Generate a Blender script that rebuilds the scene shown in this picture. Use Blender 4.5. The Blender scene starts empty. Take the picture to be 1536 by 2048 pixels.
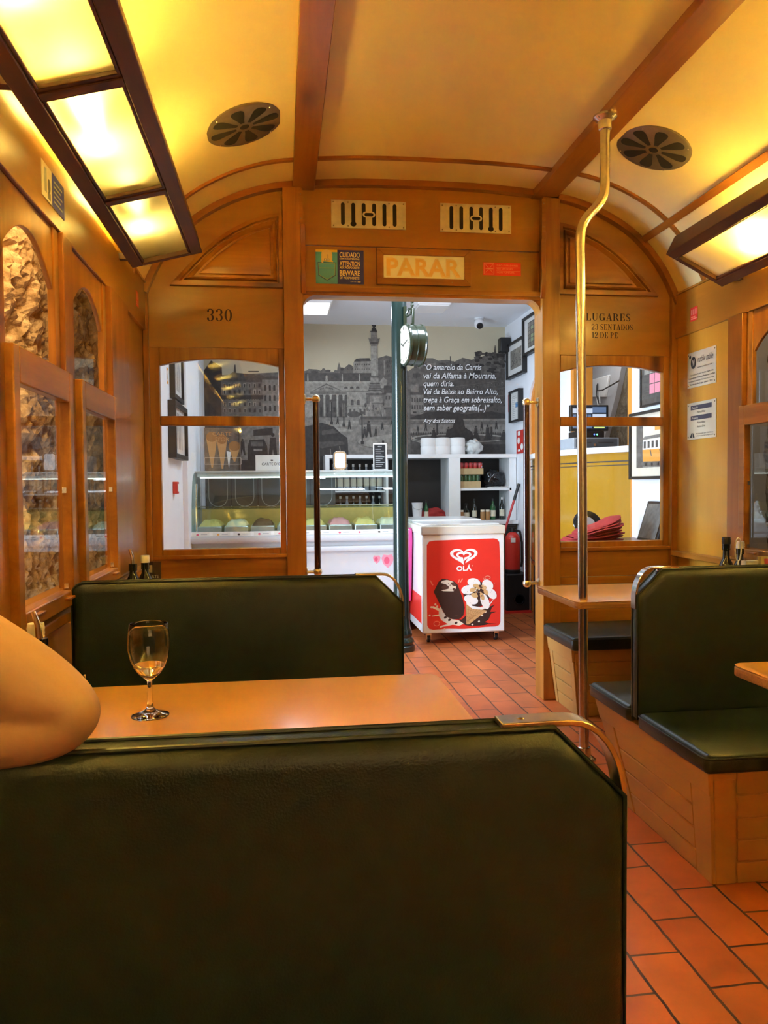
import bpy, bmesh, math, random
from mathutils import Vector, Matrix, noise
random.seed(7)
C = bpy.context.scene.collection
SC = bpy.context.scene
PI = math.pi

# ------------------------------------------------------------------ camera
cam_d = bpy.data.cameras.new('camera'); cam = bpy.data.objects.new('camera', cam_d); C.objects.link(cam)
cam_d.sensor_fit = 'HORIZONTAL'; cam_d.sensor_width = 36.0; cam_d.lens = 1560.0 / 1536.0 * 36.0
cam_d.clip_start = 0.02; cam_d.clip_end = 60
_f = 1560.0
_y = Vector(((562 - 768) / _f, (972 - 1024) / _f, 1.0)).normalized()      # world Y seen from the lens
_d = Vector((.0095, 1.0, 0)); _d.z = -(_y.x * _d.x + _y.y * _d.y) / _y.z; _d.normalize()
_z = -_d; _x = _y.cross(_z)
# columns of the camera matrix: right, up, backward expressed in world axes
right = Vector((_x.x, _y.x, _z.x)); down = Vector((_x.y, _y.y, _z.y)); fwd = Vector((_x.z, _y.z, _z.z))
up = -down; back = -fwd
cam.matrix_world = Matrix(((right.x, up.x, back.x, 0), (right.y, up.y, back.y, 0), (right.z, up.z, back.z, 1.15), (0, 0, 0, 1)))
SC.camera = cam

# ------------------------------------------------------------------ world, colour, light levels
w = bpy.data.worlds.new('world'); SC.world = w; w.use_nodes = True
w.node_tree.nodes['Background'].inputs[0].default_value = (.9, .95, 1, 1)
w.node_tree.nodes['Background'].inputs[1].default_value = .02
SC.view_settings.view_transform = 'Standard'; SC.view_settings.look = 'None'
SC.cycles.sample_clamp_indirect = 0.0
SC.view_settings.exposure = 0.0; SC.view_settings.gamma = 1.0
try: SC.view_settings.use_curve_mapping = False
except Exception: pass
BULB = 335.0; BULB_COL = (1.0, .70, .155)
DAY_W = 66.0; SHOP_W = 30.0; ROCK_W = 62.0

def area_light(name, loc, target, sx, sy, watts, col):
    l = bpy.data.lights.new(name, 'AREA'); l.shape = 'RECTANGLE'; l.size = sx; l.size_y = sy; l.energy = watts; l.color = col
    o = bpy.data.objects.new(name, l); C.objects.link(o); o.location = loc
    o.rotation_euler = (Vector(target) - Vector(loc)).to_track_quat('-Z', 'Y').to_euler()
    return o
area_light('assumed_door_daylight', (-.62, 4.36, 1.2), (1.2, 4.85, 1.2), .38, 2.0, DAY_W, (.66, .82, 1.0)).data.spread = math.radians(125)  # assumed daylight through an unseen door, guessed from the pillar highlight
area_light('shop_light_glow', (.30, 6.40, 2.57), (.30, 6.40, 0), .24, .4, SHOP_W * .4, (.74, .87, 1.0))
area_light('shop_fill_glow', (1.0, 4.95, 2.655), (1.0, 4.95, 0), 1.3, .25, SHOP_W, (.74, .87, 1.0))  # added fill for the counter and freezer fronts, source out of view
area_light('rear_fill_light', (.75, -1.9, 1.75), (.75, 4.0, 1.35), 1.2, 1.5, 11.0, (1, .68, .30))  # fill added behind the camera to lift the end bulkhead
area_light('assumed_rock_lamp', (-.80, 1.7, 2.35), (-1.0, 1.7, 1.2), 3.0, .1, ROCK_W, (1, .62, .22))  # assumed lamp out of view, guessed from the glowing top of the rock
area_light('rock_low_fill', (-.80, 2.4, .12), (-1.0, 2.4, 1.0), 3.6, .08, 14.0, (1, .80, .52))  # extra uplight added to brighten the lower rock, no known fixture
area_light('assumed_masonry_lamp', (2.35, 2.6, 2.35), (2.7, 2.6, 1.0), 3.0, .1, 9.0, (1, .78, .5))  # assumed lamp out of view, lights the masonry outside the right windows
area_light('store_room_fill', (2.62, 6.2, 2.6), (2.62, 6.2, 0), .3, .8, 9.0, (.95, .97, 1.0))  # added so the plaster behind the till is not dark

# ------------------------------------------------------------------ materials
MATS = {}
def _new(name):
    m = bpy.data.materials.new(name); m.use_nodes = True
    nt = m.node_tree; b = nt.nodes['Principled BSDF']; MATS[name] = m
    return m, nt, b
def plain(name, col, rough=.5, metal=0.0, var=.06, bump=0.0, scale=18.0, coat=0.0, spec=.5, emit=None, estr=0.0):
    """one colour with a slight procedural mottling"""
    m, nt, b = _new(name); N = nt.nodes; L = nt.links
    tc = N.new('ShaderNodeTexCoord'); nz = N.new('ShaderNodeTexNoise'); nz.inputs['Scale'].default_value = scale; nz.inputs['Detail'].default_value = 4
    L.new(tc.outputs['Object'], nz.inputs['Vector'])
    r = N.new('ShaderNodeValToRGB'); c = col
    r.color_ramp.elements[0].position = .3; r.color_ramp.elements[1].position = .7
    r.color_ramp.elements[0].color = (c[0] * (1 - var), c[1] * (1 - var), c[2] * (1 - var), 1)
    r.color_ramp.elements[1].color = (min(1, c[0] * (1 + var)), min(1, c[1] * (1 + var)), min(1, c[2] * (1 + var)), 1)
    L.new(nz.outputs['Fac'], r.inputs[0]); L.new(r.outputs[0], b.inputs['Base Color'])
    b.inputs['Roughness'].default_value = rough; b.inputs['Metallic'].default_value = metal
    b.inputs['Coat Weight'].default_value = coat; b.inputs['Coat Roughness'].default_value = .12
    b.inputs['Specular IOR Level'].default_value = spec
    if bump:
        bp = N.new('ShaderNodeBump'); bp.inputs['Strength'].default_value = bump; bp.inputs['Distance'].default_value = .002
        n2 = N.new('ShaderNodeTexNoise'); n2.inputs['Scale'].default_value = scale * 12; L.new(tc.outputs['Object'], n2.inputs['Vector'])
        L.new(n2.outputs['Fac'], bp.inputs['Height']); L.new(bp.outputs[0], b.inputs['Normal'])
    if emit:
        b.inputs['Emission Color'].default_value = (*emit, 1); b.inputs['Emission Strength'].default_value = estr
    return m
def wood(name, light, dark, axis='z', rough=.32, cross=16.0, along=1.1, contrast=1.0, knots=0.0, coat=.25):
    m, nt, b = _new(name); N = nt.nodes; L = nt.links
    tc = N.new('ShaderNodeTexCoord'); mp = N.new('ShaderNodeMapping')
    s = [cross, cross, cross]; s['xyz'.index(axis)] = along
    mp.inputs['Scale'].default_value = s; L.new(tc.outputs['Object'], mp.inputs['Vector'])
    n1 = N.new('ShaderNodeTexNoise'); n1.inputs['Scale'].default_value = 1.0; n1.inputs['Detail'].default_value = 6; n1.inputs['Roughness'].default_value = .62; n1.inputs['Distortion'].default_value = .7
    L.new(mp.outputs[0], n1.inputs['Vector'])
    r = N.new('ShaderNodeValToRGB'); r.color_ramp.elements[0].position = .5 - .28 / contrast; r.color_ramp.elements[1].position = .5 + .22 / contrast
    r.color_ramp.elements[0].color = (*dark, 1); r.color_ramp.elements[1].color = (*light, 1)
    L.new(n1.outputs['Fac'], r.inputs[0]); out = r.outputs[0]
    # broad tone drift along the board
    n2 = N.new('ShaderNodeTexNoise'); n2.inputs['Scale'].default_value = 1.7; n2.inputs['Detail'].default_value = 2; L.new(tc.outputs['Object'], n2.inputs['Vector'])
    mr = N.new('ShaderNodeMapRange'); mr.inputs['From Min'].default_value = .3; mr.inputs['From Max'].default_value = .7; mr.inputs['To Min'].default_value = .84; mr.inputs['To Max'].default_value = 1.1
    L.new(n2.outputs['Fac'], mr.inputs[0])
    mx = N.new('ShaderNodeMix'); mx.data_type = 'RGBA'; mx.blend_type = 'MULTIPLY'; mx.inputs[0].default_value = 1
    L.new(out, mx.inputs[6]); L.new(mr.outputs[0], mx.inputs[7]); out = mx.outputs[2]
    if knots:
        mk = N.new('ShaderNodeMapping'); sk = [9.0, 9.0, 9.0]; sk['xyz'.index(axis)] = 3.2; mk.inputs['Scale'].default_value = sk
        L.new(tc.outputs['Object'], mk.inputs['Vector'])
        vo = N.new('ShaderNodeTexVoronoi'); vo.inputs['Scale'].default_value = .55; L.new(mk.outputs[0], vo.inputs['Vector'])
        rk = N.new('ShaderNodeValToRGB'); rk.color_ramp.elements[0].position = .05; rk.color_ramp.elements[1].position = .24
        rk.color_ramp.elements[0].color = (.16, .09, .05, 1); rk.color_ramp.elements[1].color = (1, 1, 1, 1)
        L.new(vo.outputs['Distance'], rk.inputs[0])
        mx2 = N.new('ShaderNodeMix'); mx2.data_type = 'RGBA'; mx2.blend_type = 'MULTIPLY'; mx2.inputs[0].default_value = knots
        L.new(out, mx2.inputs[6]); L.new(rk.outputs[0], mx2.inputs[7]); out = mx2.outputs[2]
    L.new(out, b.inputs['Base Color'])
    b.inputs['Roughness'].default_value = rough; b.inputs['Coat Weight'].default_value = coat; b.inputs['Coat Roughness'].default_value = .15
    bp = N.new('ShaderNodeBump'); bp.inputs['Strength'].default_value = .08; bp.inputs['Distance'].default_value = .002
    L.new(n1.outputs['Fac'], bp.inputs['Height']); L.new(bp.outputs[0], b.inputs['Normal'])
    return m
PL, PD = (.44, .185, .022), (.27, .096, .009)
for ax in 'xyz':
    wood('pine_' + ax, PL, PD, ax, knots=.92, contrast=1.35)
    wood('ply_' + ax, (.43, .195, .024), (.32, .135, .014), ax, contrast=1.0, cross=9, along=1.5)
    wood('pine_deep_' + ax, (.36, .135, .018), (.23, .075, .009), ax, knots=.6)
    wood('dark_frame_' + ax, (.13, .045, .02), (.085, .028, .013), ax, rough=.4, coat=.1)
wood('panel_gold', (.60, .31, .035), (.48, .23, .02), 'z', contrast=.8, cross=9)
wood('table_wood', (.62, .30, .046), (.53, .24, .032), 'x', rough=.30, cross=7, along=1.0, contrast=.7, coat=.12)
wood('ply_edge', (.62, .33, .12), (.26, .12, .05), 'x', cross=160, along=1, rough=.5, coat=0)
wood('maroon_wood', (.055, .010, .008), (.03, .006, .005), 'z', rough=.2, coat=.6)
plain('cream_ceiling', (.85, .70, .34), .42, var=.02, scale=3)
plain('tan_paint', (.44, .24, .065), .38, var=.03, scale=5)
plain('vinyl', (.012, .022, .017), .36, var=.15, bump=.25, scale=30, spec=.55)
plain('vinyl_piping', (.011, .020, .015), .34, var=.1, spec=.55)
plain('brushed_brass', (.72, .62, .40), .28, 1.0, scale=60)
plain('chrome', (.80, .80, .80), .12, 1.0, scale=60)
plain('steel', (.70, .68, .64), .24, 1.0, var=.1, scale=60)
plain('plate_metal', (.66, .60, .48), .38, .85, var=.08, scale=30)
plain('vent_metal', (.26, .215, .16), .42, .7, var=.1, scale=30)
plain('screw', (.30, .24, .15), .35, .9)
plain('black', (.012, .011, .011), .45)
plain('slot_black', (.02, .016, .010), .8)
plain('black_gloss', (.010, .010, .012), .12)
plain('ink', (.035, .012, .008), .6)
plain('grey_dark', (.06, .065, .07), .45)
plain('white_wall', (.84, .86, .90), .6, var=.015, scale=4)
plain('white_gloss', (.84, .84, .84), .25, var=.015)
plain('counter_white', (.60, .61, .63), .25, var=.015)
plain('white_matt', (.82, .81, .79), .7, var=.03)
plain('paper', (.78, .76, .70), .7, var=.03)
plain('pillar_green', (.007, .020, .017), .22, var=.1, bump=.15, scale=20, coat=.4)
plain('clock_green', (.022, .030, .016), .2, var=.1, coat=.5)
plain('clock_face', (.52, .49, .38), .4)
plain('yellow_paint', (.40, .21, .015), .16, var=.02, coat=.4)
plain('red_paint', (.62, .035, .025), .35, var=.04)
plain('red_print', (.78, .035, .022), .4, var=.02)
plain('red_plastic', (.55, .02, .02), .4)
plain('pink_plastic', (.70, .06, .28), .35)
plain('napkin_red', (.33, .018, .016), .8, var=.12, bump=.3, scale=20)
plain('skin', (.46, .27, .19), .5, var=.05, bump=.1, scale=14)
plain('hair_brown', (.10, .05, .025), .6)
plain('cloth_blue', (.10, .13, .20), .8)
plain('cloth_dark', (.05, .05, .06), .8)
plain('bottle_dark', (.010, .014, .008), .08, coat=.5)
plain('bottle_green', (.02, .10, .03), .1, coat=.5)
plain('label_cream', (.72, .66, .5), .6)
plain('gelato_pink', (.75, .30, .32), .6); plain('gelato_yellow', (.80, .60, .20), .6); plain('gelato_cream', (.80, .72, .52), .6); plain('gelato_brown', (.16, .07, .03), .6)
plain('orange_frame', (.70, .26, .035), .4)
plain('grey_plaster', (.46, .46, .47), .8, var=.05, scale=5)
plain('wine', (.75, .58, .16), .05)
plain('cable_white', (.7, .7, .68), .5); plain('cable_black', (.02, .02, .02), .5)
plain('cardboard', (.50, .36, .18), .8)
plain('plastic_grey', (.33, .36, .40), .4)
plain('kick_dark', (.035, .025, .022), .6)
plain('bag_film', (.62, .64, .62), .25, var=.1)
plain('tub_steel', (.6, .62, .62), .3, .9)
# print inks for signs, pictures and the mural
for n_, c_ in dict(p_bar=(.05, .04, .06), p_navy=(.035, .04, .40), p_teal=(.10, .40, .80), p_yellow=(.85, .55, .06), p_cream=(.86, .72, .44), p_stitch=(.34, .42, .24), p_flesh=(.84, .60, .30),
                   p_lightred=(.86, .30, .20), p_parar=(.84, .56, .20), p_parar2=(.88, .66, .36), p_ivory=(.95, .92, .86), p_rim=(.66, .62, .54), p_brown=(.045, .018, .013), p_choc=(.10, .045, .03), p_white=(.88, .87, .84),
                   p_pale=(.80, .72, .58), p_cone=(.62, .36, .15), p_cone2=(.40, .20, .07), p_nut=(.66, .42, .18), p_grey=(.40, .40, .40), p_black=(.015, .015, .016), p_line=(.60, .58, .56),
                   p_pink=(.80, .28, .36), p_berry=(.70, .10, .18), p_sky=(.60, .53, .37), p_sky2=(.62, .55, .40), p_m1=(.060, .050, .044), p_m2=(.13, .112, .098), p_m3=(.22, .195, .17), p_m4=(.34, .305, .265),
                   p_m5=(.47, .43, .37), p_m6=(.58, .54, .46), p_txt=(.88, .87, .86), p_orange=(.80, .36, .06), p_blue=(.10, .30, .60), p_screen=(.3, .45, .75), p_green=(.08, .35, .12)).items():
    if n_[:3] in ('p_m', 'p_s') and n_ not in ('p_stitch', 'p_screen'):
        k_ = .58 if n_[2] == 'm' else .95; plain(n_, tuple(q * k_ for q in c_), .6, var=.30 if n_[2] == 'm' else .05, scale=34 if n_[2] == 'm' else 2)
    else: plain(n_, c_, .55, var=.03, scale=12)

def emitter(name, col, strength):
    m, nt, b = _new(name)
    e = nt.nodes.new('ShaderNodeEmission'); e.inputs[0].default_value = (*col, 1); e.inputs[1].default_value = strength
    nt.links.new(e.outputs[0], nt.nodes['Material Output'].inputs[0]); return m
emitter('bulb_glow', BULB_COL, BULB)
emitter('tube_white', (.95, 1, .95), 5.0)
emitter('fixture_white', (.97, .99, 1), 2.2)
emitter('tube_cream', (1, .85, .5), 2.0)
emitter('screen_blue', (.16, .24, .42), .9); emitter('screen_white', (.7, .8, 1), 1.0); emitter('screen_dark', (.02, .03, .05), 1.0); emitter('screen_red', (.8, .12, .12), 1.0)
emitter('led_blue', (.1, .2, 1), 2.5); emitter('led_green', (.2, 1, .5), 2.5); emitter('led_text', (.8, .95, .3), 1.0)

def opal(name):
    m, nt, b = _new(name); N = nt.nodes; L = nt.links
    d = N.new('ShaderNodeBsdfDiffuse'); d.inputs[0].default_value = (.85, .83, .78, 1); t = N.new('ShaderNodeBsdfTranslucent'); t.inputs[0].default_value = (.96, .94, .88, 1)
    mx = N.new('ShaderNodeMixShader'); mx.inputs[0].default_value = .58; L.new(d.outputs[0], mx.inputs[1]); L.new(t.outputs[0], mx.inputs[2]); L.new(mx.outputs[0], N['Material Output'].inputs[0])
opal('opal_plastic')
def frosted(name):
    m, nt, b = _new(name); N = nt.nodes; L = nt.links
    d = N.new('ShaderNodeBsdfDiffuse'); d.inputs[0].default_value = (.72, .66, .52, 1)
    t = N.new('ShaderNodeBsdfTranslucent'); t.inputs[0].default_value = (.62, .60, .52, 1)
    mx = N.new('ShaderNodeMixShader'); mx.inputs[0].default_value = .36
    nz = N.new('ShaderNodeTexNoise'); nz.inputs['Scale'].default_value = 5; tc = N.new('ShaderNodeTexCoord'); L.new(tc.outputs['Object'], nz.inputs['Vector'])
    mr = N.new('ShaderNodeMapRange'); mr.inputs['To Min'].default_value = .36; mr.inputs['To Max'].default_value = .44; L.new(nz.outputs['Fac'], mr.inputs[0]); L.new(mr.outputs[0], mx.inputs[0])
    g = N.new('ShaderNodeBsdfGlossy'); g.inputs['Roughness'].default_value = .25
    mx2 = N.new('ShaderNodeMixShader'); mx2.inputs[0].default_value = .05
    rf = N.new('ShaderNodeBsdfRefraction'); rf.inputs['Color'].default_value = (.92, .88, .76, 1); rf.inputs['Roughness'].default_value = .62; rf.inputs['IOR'].default_value = 1.22
    mx3 = N.new('ShaderNodeMixShader'); mx3.inputs[0].default_value = .62; L.new(mx.outputs[0], mx3.inputs[1]); L.new(rf.outputs[0], mx3.inputs[2])
    L.new(d.outputs[0], mx.inputs[1]); L.new(t.outputs[0], mx.inputs[2]); L.new(mx3.outputs[0], mx2.inputs[1]); L.new(g.outputs[0], mx2.inputs[2])
    L.new(mx2.outputs[0], N['Material Output'].inputs[0])
frosted('frosted_glass')
def thin_glass(name, tint=(1, 1, 1), base=.06, gain=.75, rough=0.0):
    m, nt, b = _new(name); N = nt.nodes; L = nt.links
    t = N.new('ShaderNodeBsdfTransparent'); t.inputs[0].default_value = (*tint, 1)
    g = N.new('ShaderNodeBsdfGlossy'); g.inputs['Roughness'].default_value = rough
    lw = N.new('ShaderNodeLayerWeight'); pw = N.new('ShaderNodeMath'); pw.operation = 'POWER'; pw.inputs[1].default_value = 4
    L.new(lw.outputs['Facing'], pw.inputs[0])
    lw.inputs['Blend'].default_value = .5
    ma = N.new('ShaderNodeMath'); ma.operation = 'MULTIPLY_ADD'; ma.inputs[1].default_value = gain; ma.inputs[2].default_value = base; L.new(pw.outputs[0], ma.inputs[0])
    mx = N.new('ShaderNodeMixShader'); L.new(ma.outputs[0], mx.inputs[0]); L.new(t.outputs[0], mx.inputs[1]); L.new(g.outputs[0], mx.inputs[2])
    L.new(mx.outputs[0], N['Material Output'].inputs[0])
thin_glass('pane_glass', (.97, .98, .97), .07, .75)
thin_glass('case_glass', (.86, .95, .92), .07, .7)
thin_glass('acrylic', (.95, .96, .96), .06, .5)
thin_glass('picture_glass', (.97, .97, .97), .04, .4)
m, nt, b = _new('crystal'); b.inputs['Base Color'].default_value = (1, 1, 1, 1); b.inputs['Roughness'].default_value = 0.0; b.inputs['IOR'].default_value = 1.48; b.inputs['Transmission Weight'].default_value = 1
m, nt, b = _new('wine_liquid'); b.inputs['Base Color'].default_value = (.98, .84, .42, 1); b.inputs['Roughness'].default_value = 0.0; b.inputs['IOR'].default_value = 1.34; b.inputs['Transmission Weight'].default_value = 1

def terracotta():
    m, nt, b = _new('terracotta'); N = nt.nodes; L = nt.links
    tc = N.new('ShaderNodeTexCoord'); mp = N.new('ShaderNodeMapping'); mp.inputs['Rotation'].default_value = (0, 0, PI / 2)
    # texture x runs along world Y, rows across world X
    mp.inputs['Location'].default_value = (0, 0, 0)
    L.new(tc.outputs['Object'], mp.inputs['Vector'])
    nzd = N.new('ShaderNodeTexNoise'); nzd.inputs['Scale'].default_value = 9; L.new(tc.outputs['Object'], nzd.inputs['Vector'])
    va = N.new('ShaderNodeVectorMath'); va.operation = 'MULTIPLY_ADD'; va.inputs[1].default_value = (.010, .010, 0); L.new(nzd.outputs['Color'], va.inputs[0]); L.new(mp.outputs[0], va.inputs[2])
    br = N.new('ShaderNodeTexBrick'); br.offset = .5; br.inputs['Scale'].default_value = 1.0; br.inputs['Brick Width'].default_value = .277; br.inputs['Row Height'].default_value = .129
    br.inputs['Mortar Size'].default_value = .0042; br.inputs['Mortar Smooth'].default_value = .3; br.inputs['Bias'].default_value = 0
    br.inputs['Color1'].default_value = (.56, .155, .042, 1); br.inputs['Color2'].default_value = (.44, .11, .030, 1); br.inputs['Mortar'].default_value = (.07, .035, .022, 1)
    L.new(va.outputs[0], br.inputs['Vector'])
    n = N.new('ShaderNodeTexNoise'); n.inputs['Scale'].default_value = 7; n.inputs['Detail'].default_value = 6; L.new(tc.outputs['Object'], n.inputs['Vector'])
    mr = N.new('ShaderNodeMapRange'); mr.inputs['From Min'].default_value = .3; mr.inputs['From Max'].default_value = .7; mr.inputs['To Min'].default_value = .78; mr.inputs['To Max'].default_value = 1.15; L.new(n.outputs['Fac'], mr.inputs[0])
    mx = N.new('ShaderNodeMix'); mx.data_type = 'RGBA'; mx.blend_type = 'MULTIPLY'; mx.inputs[0].default_value = 1; L.new(br.outputs['Color'], mx.inputs[6]); L.new(mr.outputs[0], mx.inputs[7])
    L.new(mx.outputs[2], b.inputs['Base Color']); b.inputs['Roughness'].default_value = .38
    bp = N.new('ShaderNodeBump'); bp.inputs['Strength'].default_value = .5; bp.inputs['Distance'].default_value = .004; bp.invert = True
    L.new(br.outputs['Fac'], bp.inputs['Height']); L.new(bp.outputs[0], b.inputs['Normal'])
terracotta()
def rock(name, c1, c2, c3, scale):
    m, nt, b = _new(name); N = nt.nodes; L = nt.links
    tc = N.new('ShaderNodeTexCoord'); n = N.new('ShaderNodeTexNoise'); n.inputs['Scale'].default_value = scale; n.inputs['Detail'].default_value = 8; n.inputs['Roughness'].default_value = .7
    L.new(tc.outputs['Object'], n.inputs['Vector'])
    r = N.new('ShaderNodeValToRGB'); e = r.color_ramp.elements; e[0].position = .3; e[1].position = .68; e[0].color = (*c1, 1); e[1].color = (*c3, 1); k = e.new(.48); k.color = (*c2, 1)
    L.new(n.outputs['Fac'], r.inputs[0]); L.new(r.outputs[0], b.inputs['Base Color']); b.inputs['Roughness'].default_value = .95
    bp = N.new('ShaderNodeBump'); bp.inputs['Strength'].default_value = .9; bp.inputs['Distance'].default_value = .02
    n2 = N.new('ShaderNodeTexNoise'); n2.inputs['Scale'].default_value = scale * 3.5; n2.inputs['Detail'].default_value = 6; L.new(tc.outputs['Object'], n2.inputs['Vector'])
    L.new(n2.outputs['Fac'], bp.inputs['Height']); L.new(bp.outputs[0], b.inputs['Normal'])
rock('rock_warm', (.11, .06, .03), (.44, .31, .19), (.72, .60, .44), 9)
rock('rock_grey', (.10, .085, .07), (.24, .21, .18), (.40, .36, .32), 5)
rock('masonry_dark', (.05, .04, .025), (.12, .10, .065), (.22, .19, .13), 6)

# ------------------------------------------------------------------ mesh helpers
class MB:
    """collects shapes; build() links them as ONE mesh object"""
    def __init__(s): s.v = []; s.f = []; s.m = []
    def add(s, vs, fs, m=0):
        o = len(s.v); s.v += [tuple(p) for p in vs]
        for f in fs: s.f.append(tuple(i + o for i in f)); s.m.append(m)
        return s
    def box(s, x0, y0, z0, x1, y1, z1, m=0):
        return s.hexa([(x0, y0, z0), (x1, y0, z0), (x1, y1, z0), (x0, y1, z0), (x0, y0, z1), (x1, y0, z1), (x1, y1, z1), (x0, y1, z1)], m)
    def hexa(s, p, m=0):
        return s.add(p, [(0, 3, 2, 1), (4, 5, 6, 7), (0, 1, 5, 4), (1, 2, 6, 5), (2, 3, 7, 6), (3, 0, 4, 7)], m)
    def prism(s, poly, axis, a0, a1, m=0):
        n = len(poly)
        def P(p, a): return {'x': (a, p[0], p[1]), 'y': (p[0], a, p[1]), 'z': (p[0], p[1], a)}[axis]
        return s.add([P(p, a0) for p in poly] + [P(p, a1) for p in poly],
                     [tuple(range(n)), tuple(range(2 * n - 1, n - 1, -1))] + [(i, i + n, (i + 1) % n + n, (i + 1) % n) for i in range(n)], m)
    def loops(s, loops, m=0, cap0=True, cap1=True, closed=False):
        n = len(loops[0]); vs = [p for l in loops for p in l]; fs = []; K = len(loops)
        for k in range(K if closed else K - 1):
            a, b_ = k * n, ((k + 1) % K) * n
            for i in range(n): j = (i + 1) % n; fs.append((a + i, a + j, b_ + j, b_ + i))
        if not closed and cap0: fs.append(tuple(range(n)))
        if not closed and cap1: fs.append(tuple((K - 1) * n + i for i in range(n - 1, -1, -1)))
        return s.add(vs, fs, m)
    def tube(s, path, r, n=10, m=0, closed=False):
        path = [Vector(p) for p in path]; K = len(path); L = []
        rr = r if isinstance(r, (list, tuple)) else [r] * K
        t0 = (path[1] - path[0]).normalized(); a = t0.orthogonal().normalized()
        for k in range(K):
            if closed: t = (path[(k + 1) % K] - path[k - 1]).normalized()
            else: t = (path[min(k + 1, K - 1)] - path[max(k - 1, 0)]).normalized()
            a = (a - t * a.dot(t)).normalized(); b_ = t.cross(a)
            L.append([tuple(path[k] + a * (rr[k] * math.cos(2 * PI * i / n)) + b_ * (rr[k] * math.sin(2 * PI * i / n))) for i in range(n)])
        return s.loops(L, m, closed=closed)
    def strip(s, path, wdir, wid, thick, m=0):
        """flat bar swept along a path; wdir = direction of its width"""
        path = [Vector(p) for p in path]; K = len(path); wd = Vector(wdir).normalized(); L = []
        for k in range(K):
            t = (path[min(k + 1, K - 1)] - path[max(k - 1, 0)]).normalized(); nn = t.cross(wd).normalized()
            L.append([tuple(path[k] + wd * (a * wid / 2) + nn * (b_ * thick / 2)) for a, b_ in ((-1, -1), (1, -1), (1, 1), (-1, 1))])
        return s.loops(L, m)
    def lathe(s, prof, o=(0, 0, 0), n=24, m=0, axis=(0, 0, 1), cap0=True, cap1=True):
        ax = Vector(axis).normalized(); u = ax.orthogonal().normalized() if abs(ax.z) < .999 else Vector((1, 0, 0)); v = ax.cross(u); O = Vector(o)
        return s.loops([[tuple(O + ax * z + (u * math.cos(2 * PI * i / n) + v * math.sin(2 * PI * i / n)) * max(r, 1e-5)) for i in range(n)] for r, z in prof], m, cap0, cap1)
    def sphere(s, o, r, n=14, m=0, sq=(1, 1, 1)):
        k0 = len(s.v); prof = [(r * math.sin(PI * i / 10), -r * math.cos(PI * i / 10)) for i in range(11)]
        s.lathe(prof, (0, 0, 0), n, m)
        for i in range(k0, len(s.v)): p = s.v[i]; s.v[i] = (o[0] + p[0] * sq[0], o[1] + p[1] * sq[1], o[2] + p[2] * sq[2])
        return s
    def build(s, name, mats, parent=None, bevel=0.0, smooth=None, seg=2, recalc=True):
        org = Vector(parent['_o']) if parent is not None else Vector((0, 0, 0))
        me = bpy.data.meshes.new(name); me.from_pydata([tuple(Vector(p) - org) for p in s.v], [], s.f)
        if isinstance(mats, str): mats = [mats]
        for k in mats: me.materials.append(MATS[k])
        for i, p in enumerate(me.polygons): p.material_index = min(s.m[i], len(mats) - 1)
        if recalc:
            bm = bmesh.new(); bm.from_mesh(me); bmesh.ops.recalc_face_normals(bm, faces=bm.faces); bm.to_mesh(me); bm.free()
        me.update()
        if smooth is None: smooth = 35
        if smooth:
            me.polygons.foreach_set('use_smooth', [True] * len(me.polygons)); me.set_sharp_from_angle(angle=math.radians(smooth))
        o = bpy.data.objects.new(name, me); C.objects.link(o)
        if parent is not None: o.parent = parent; o['_o'] = tuple(org)
        else: o['_o'] = (0, 0, 0)
        if bevel:
            md = o.modifiers.new('edge', 'BEVEL'); md.width = bevel; md.segments = seg; md.limit_method = 'ANGLE'; md.angle_limit = math.radians(40); md.harden_normals = False
        return o

def inset(poly, d):
    """move every edge of a counter-clockwise outline inwards by d"""
    n = len(poly); out = []
    for i in range(n):
        p0, p1, p2 = Vector(poly[i - 1]), Vector(poly[i]), Vector(poly[(i + 1) % n])
        e1 = (p1 - p0).normalized(); e2 = (p2 - p1).normalized()
        n1 = Vector((-e1.y, e1.x)); n2 = Vector((-e2.y, e2.x)); b_ = n1 + n2
        k = d / max(.25, 1 + n1.dot(n2)); out.append((p1.x + b_.x * k, p1.y + b_.y * k))
    return out
def raised(mb, poly, steps, place, m=0, cap0=False):
    """rings at (inset, height): place((a,b), h) gives the point"""
    mb.loops([[place(p, h) for p in inset(poly, d)] for d, h in steps], m, cap0, True)
def arc(cx, cy, r, a0, a1, n=8, ry=None):
    ry = r if ry is None else ry
    return [(cx + r * math.cos(math.radians(a0 + (a1 - a0) * i / n)), cy + ry * math.sin(math.radians(a0 + (a1 - a0) * i / n))) for i in range(n + 1)]
def rrect(x0, y0, x1, y1, r, n=5):
    return arc(x1 - r, y1 - r, r, 0, 90, n) + arc(x0 + r, y1 - r, r, 90, 180, n) + arc(x0 + r, y0 + r, r, 180, 270, n) + arc(x1 - r, y0 + r, r, 270, 360, n)

def thing(name, label, cat, loc=(0, 0, 0), group=None):
    o = bpy.data.objects.new(name, None); C.objects.link(o); o.location = loc; o.empty_display_size = .05
    o['_o'] = tuple(loc); o['label'] = label; o['category'] = cat
    if group: o['group'] = group
    return o
def tag(o, label, cat, group=None, kind=None):
    o['label'] = label; o['category'] = cat
    if group: o['group'] = group
    if kind: o['kind'] = kind
    return o
def struct(o, label=None, cat=None):
    o['kind'] = 'structure'
    if label: o['label'] = label; o['category'] = cat
    return o

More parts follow.
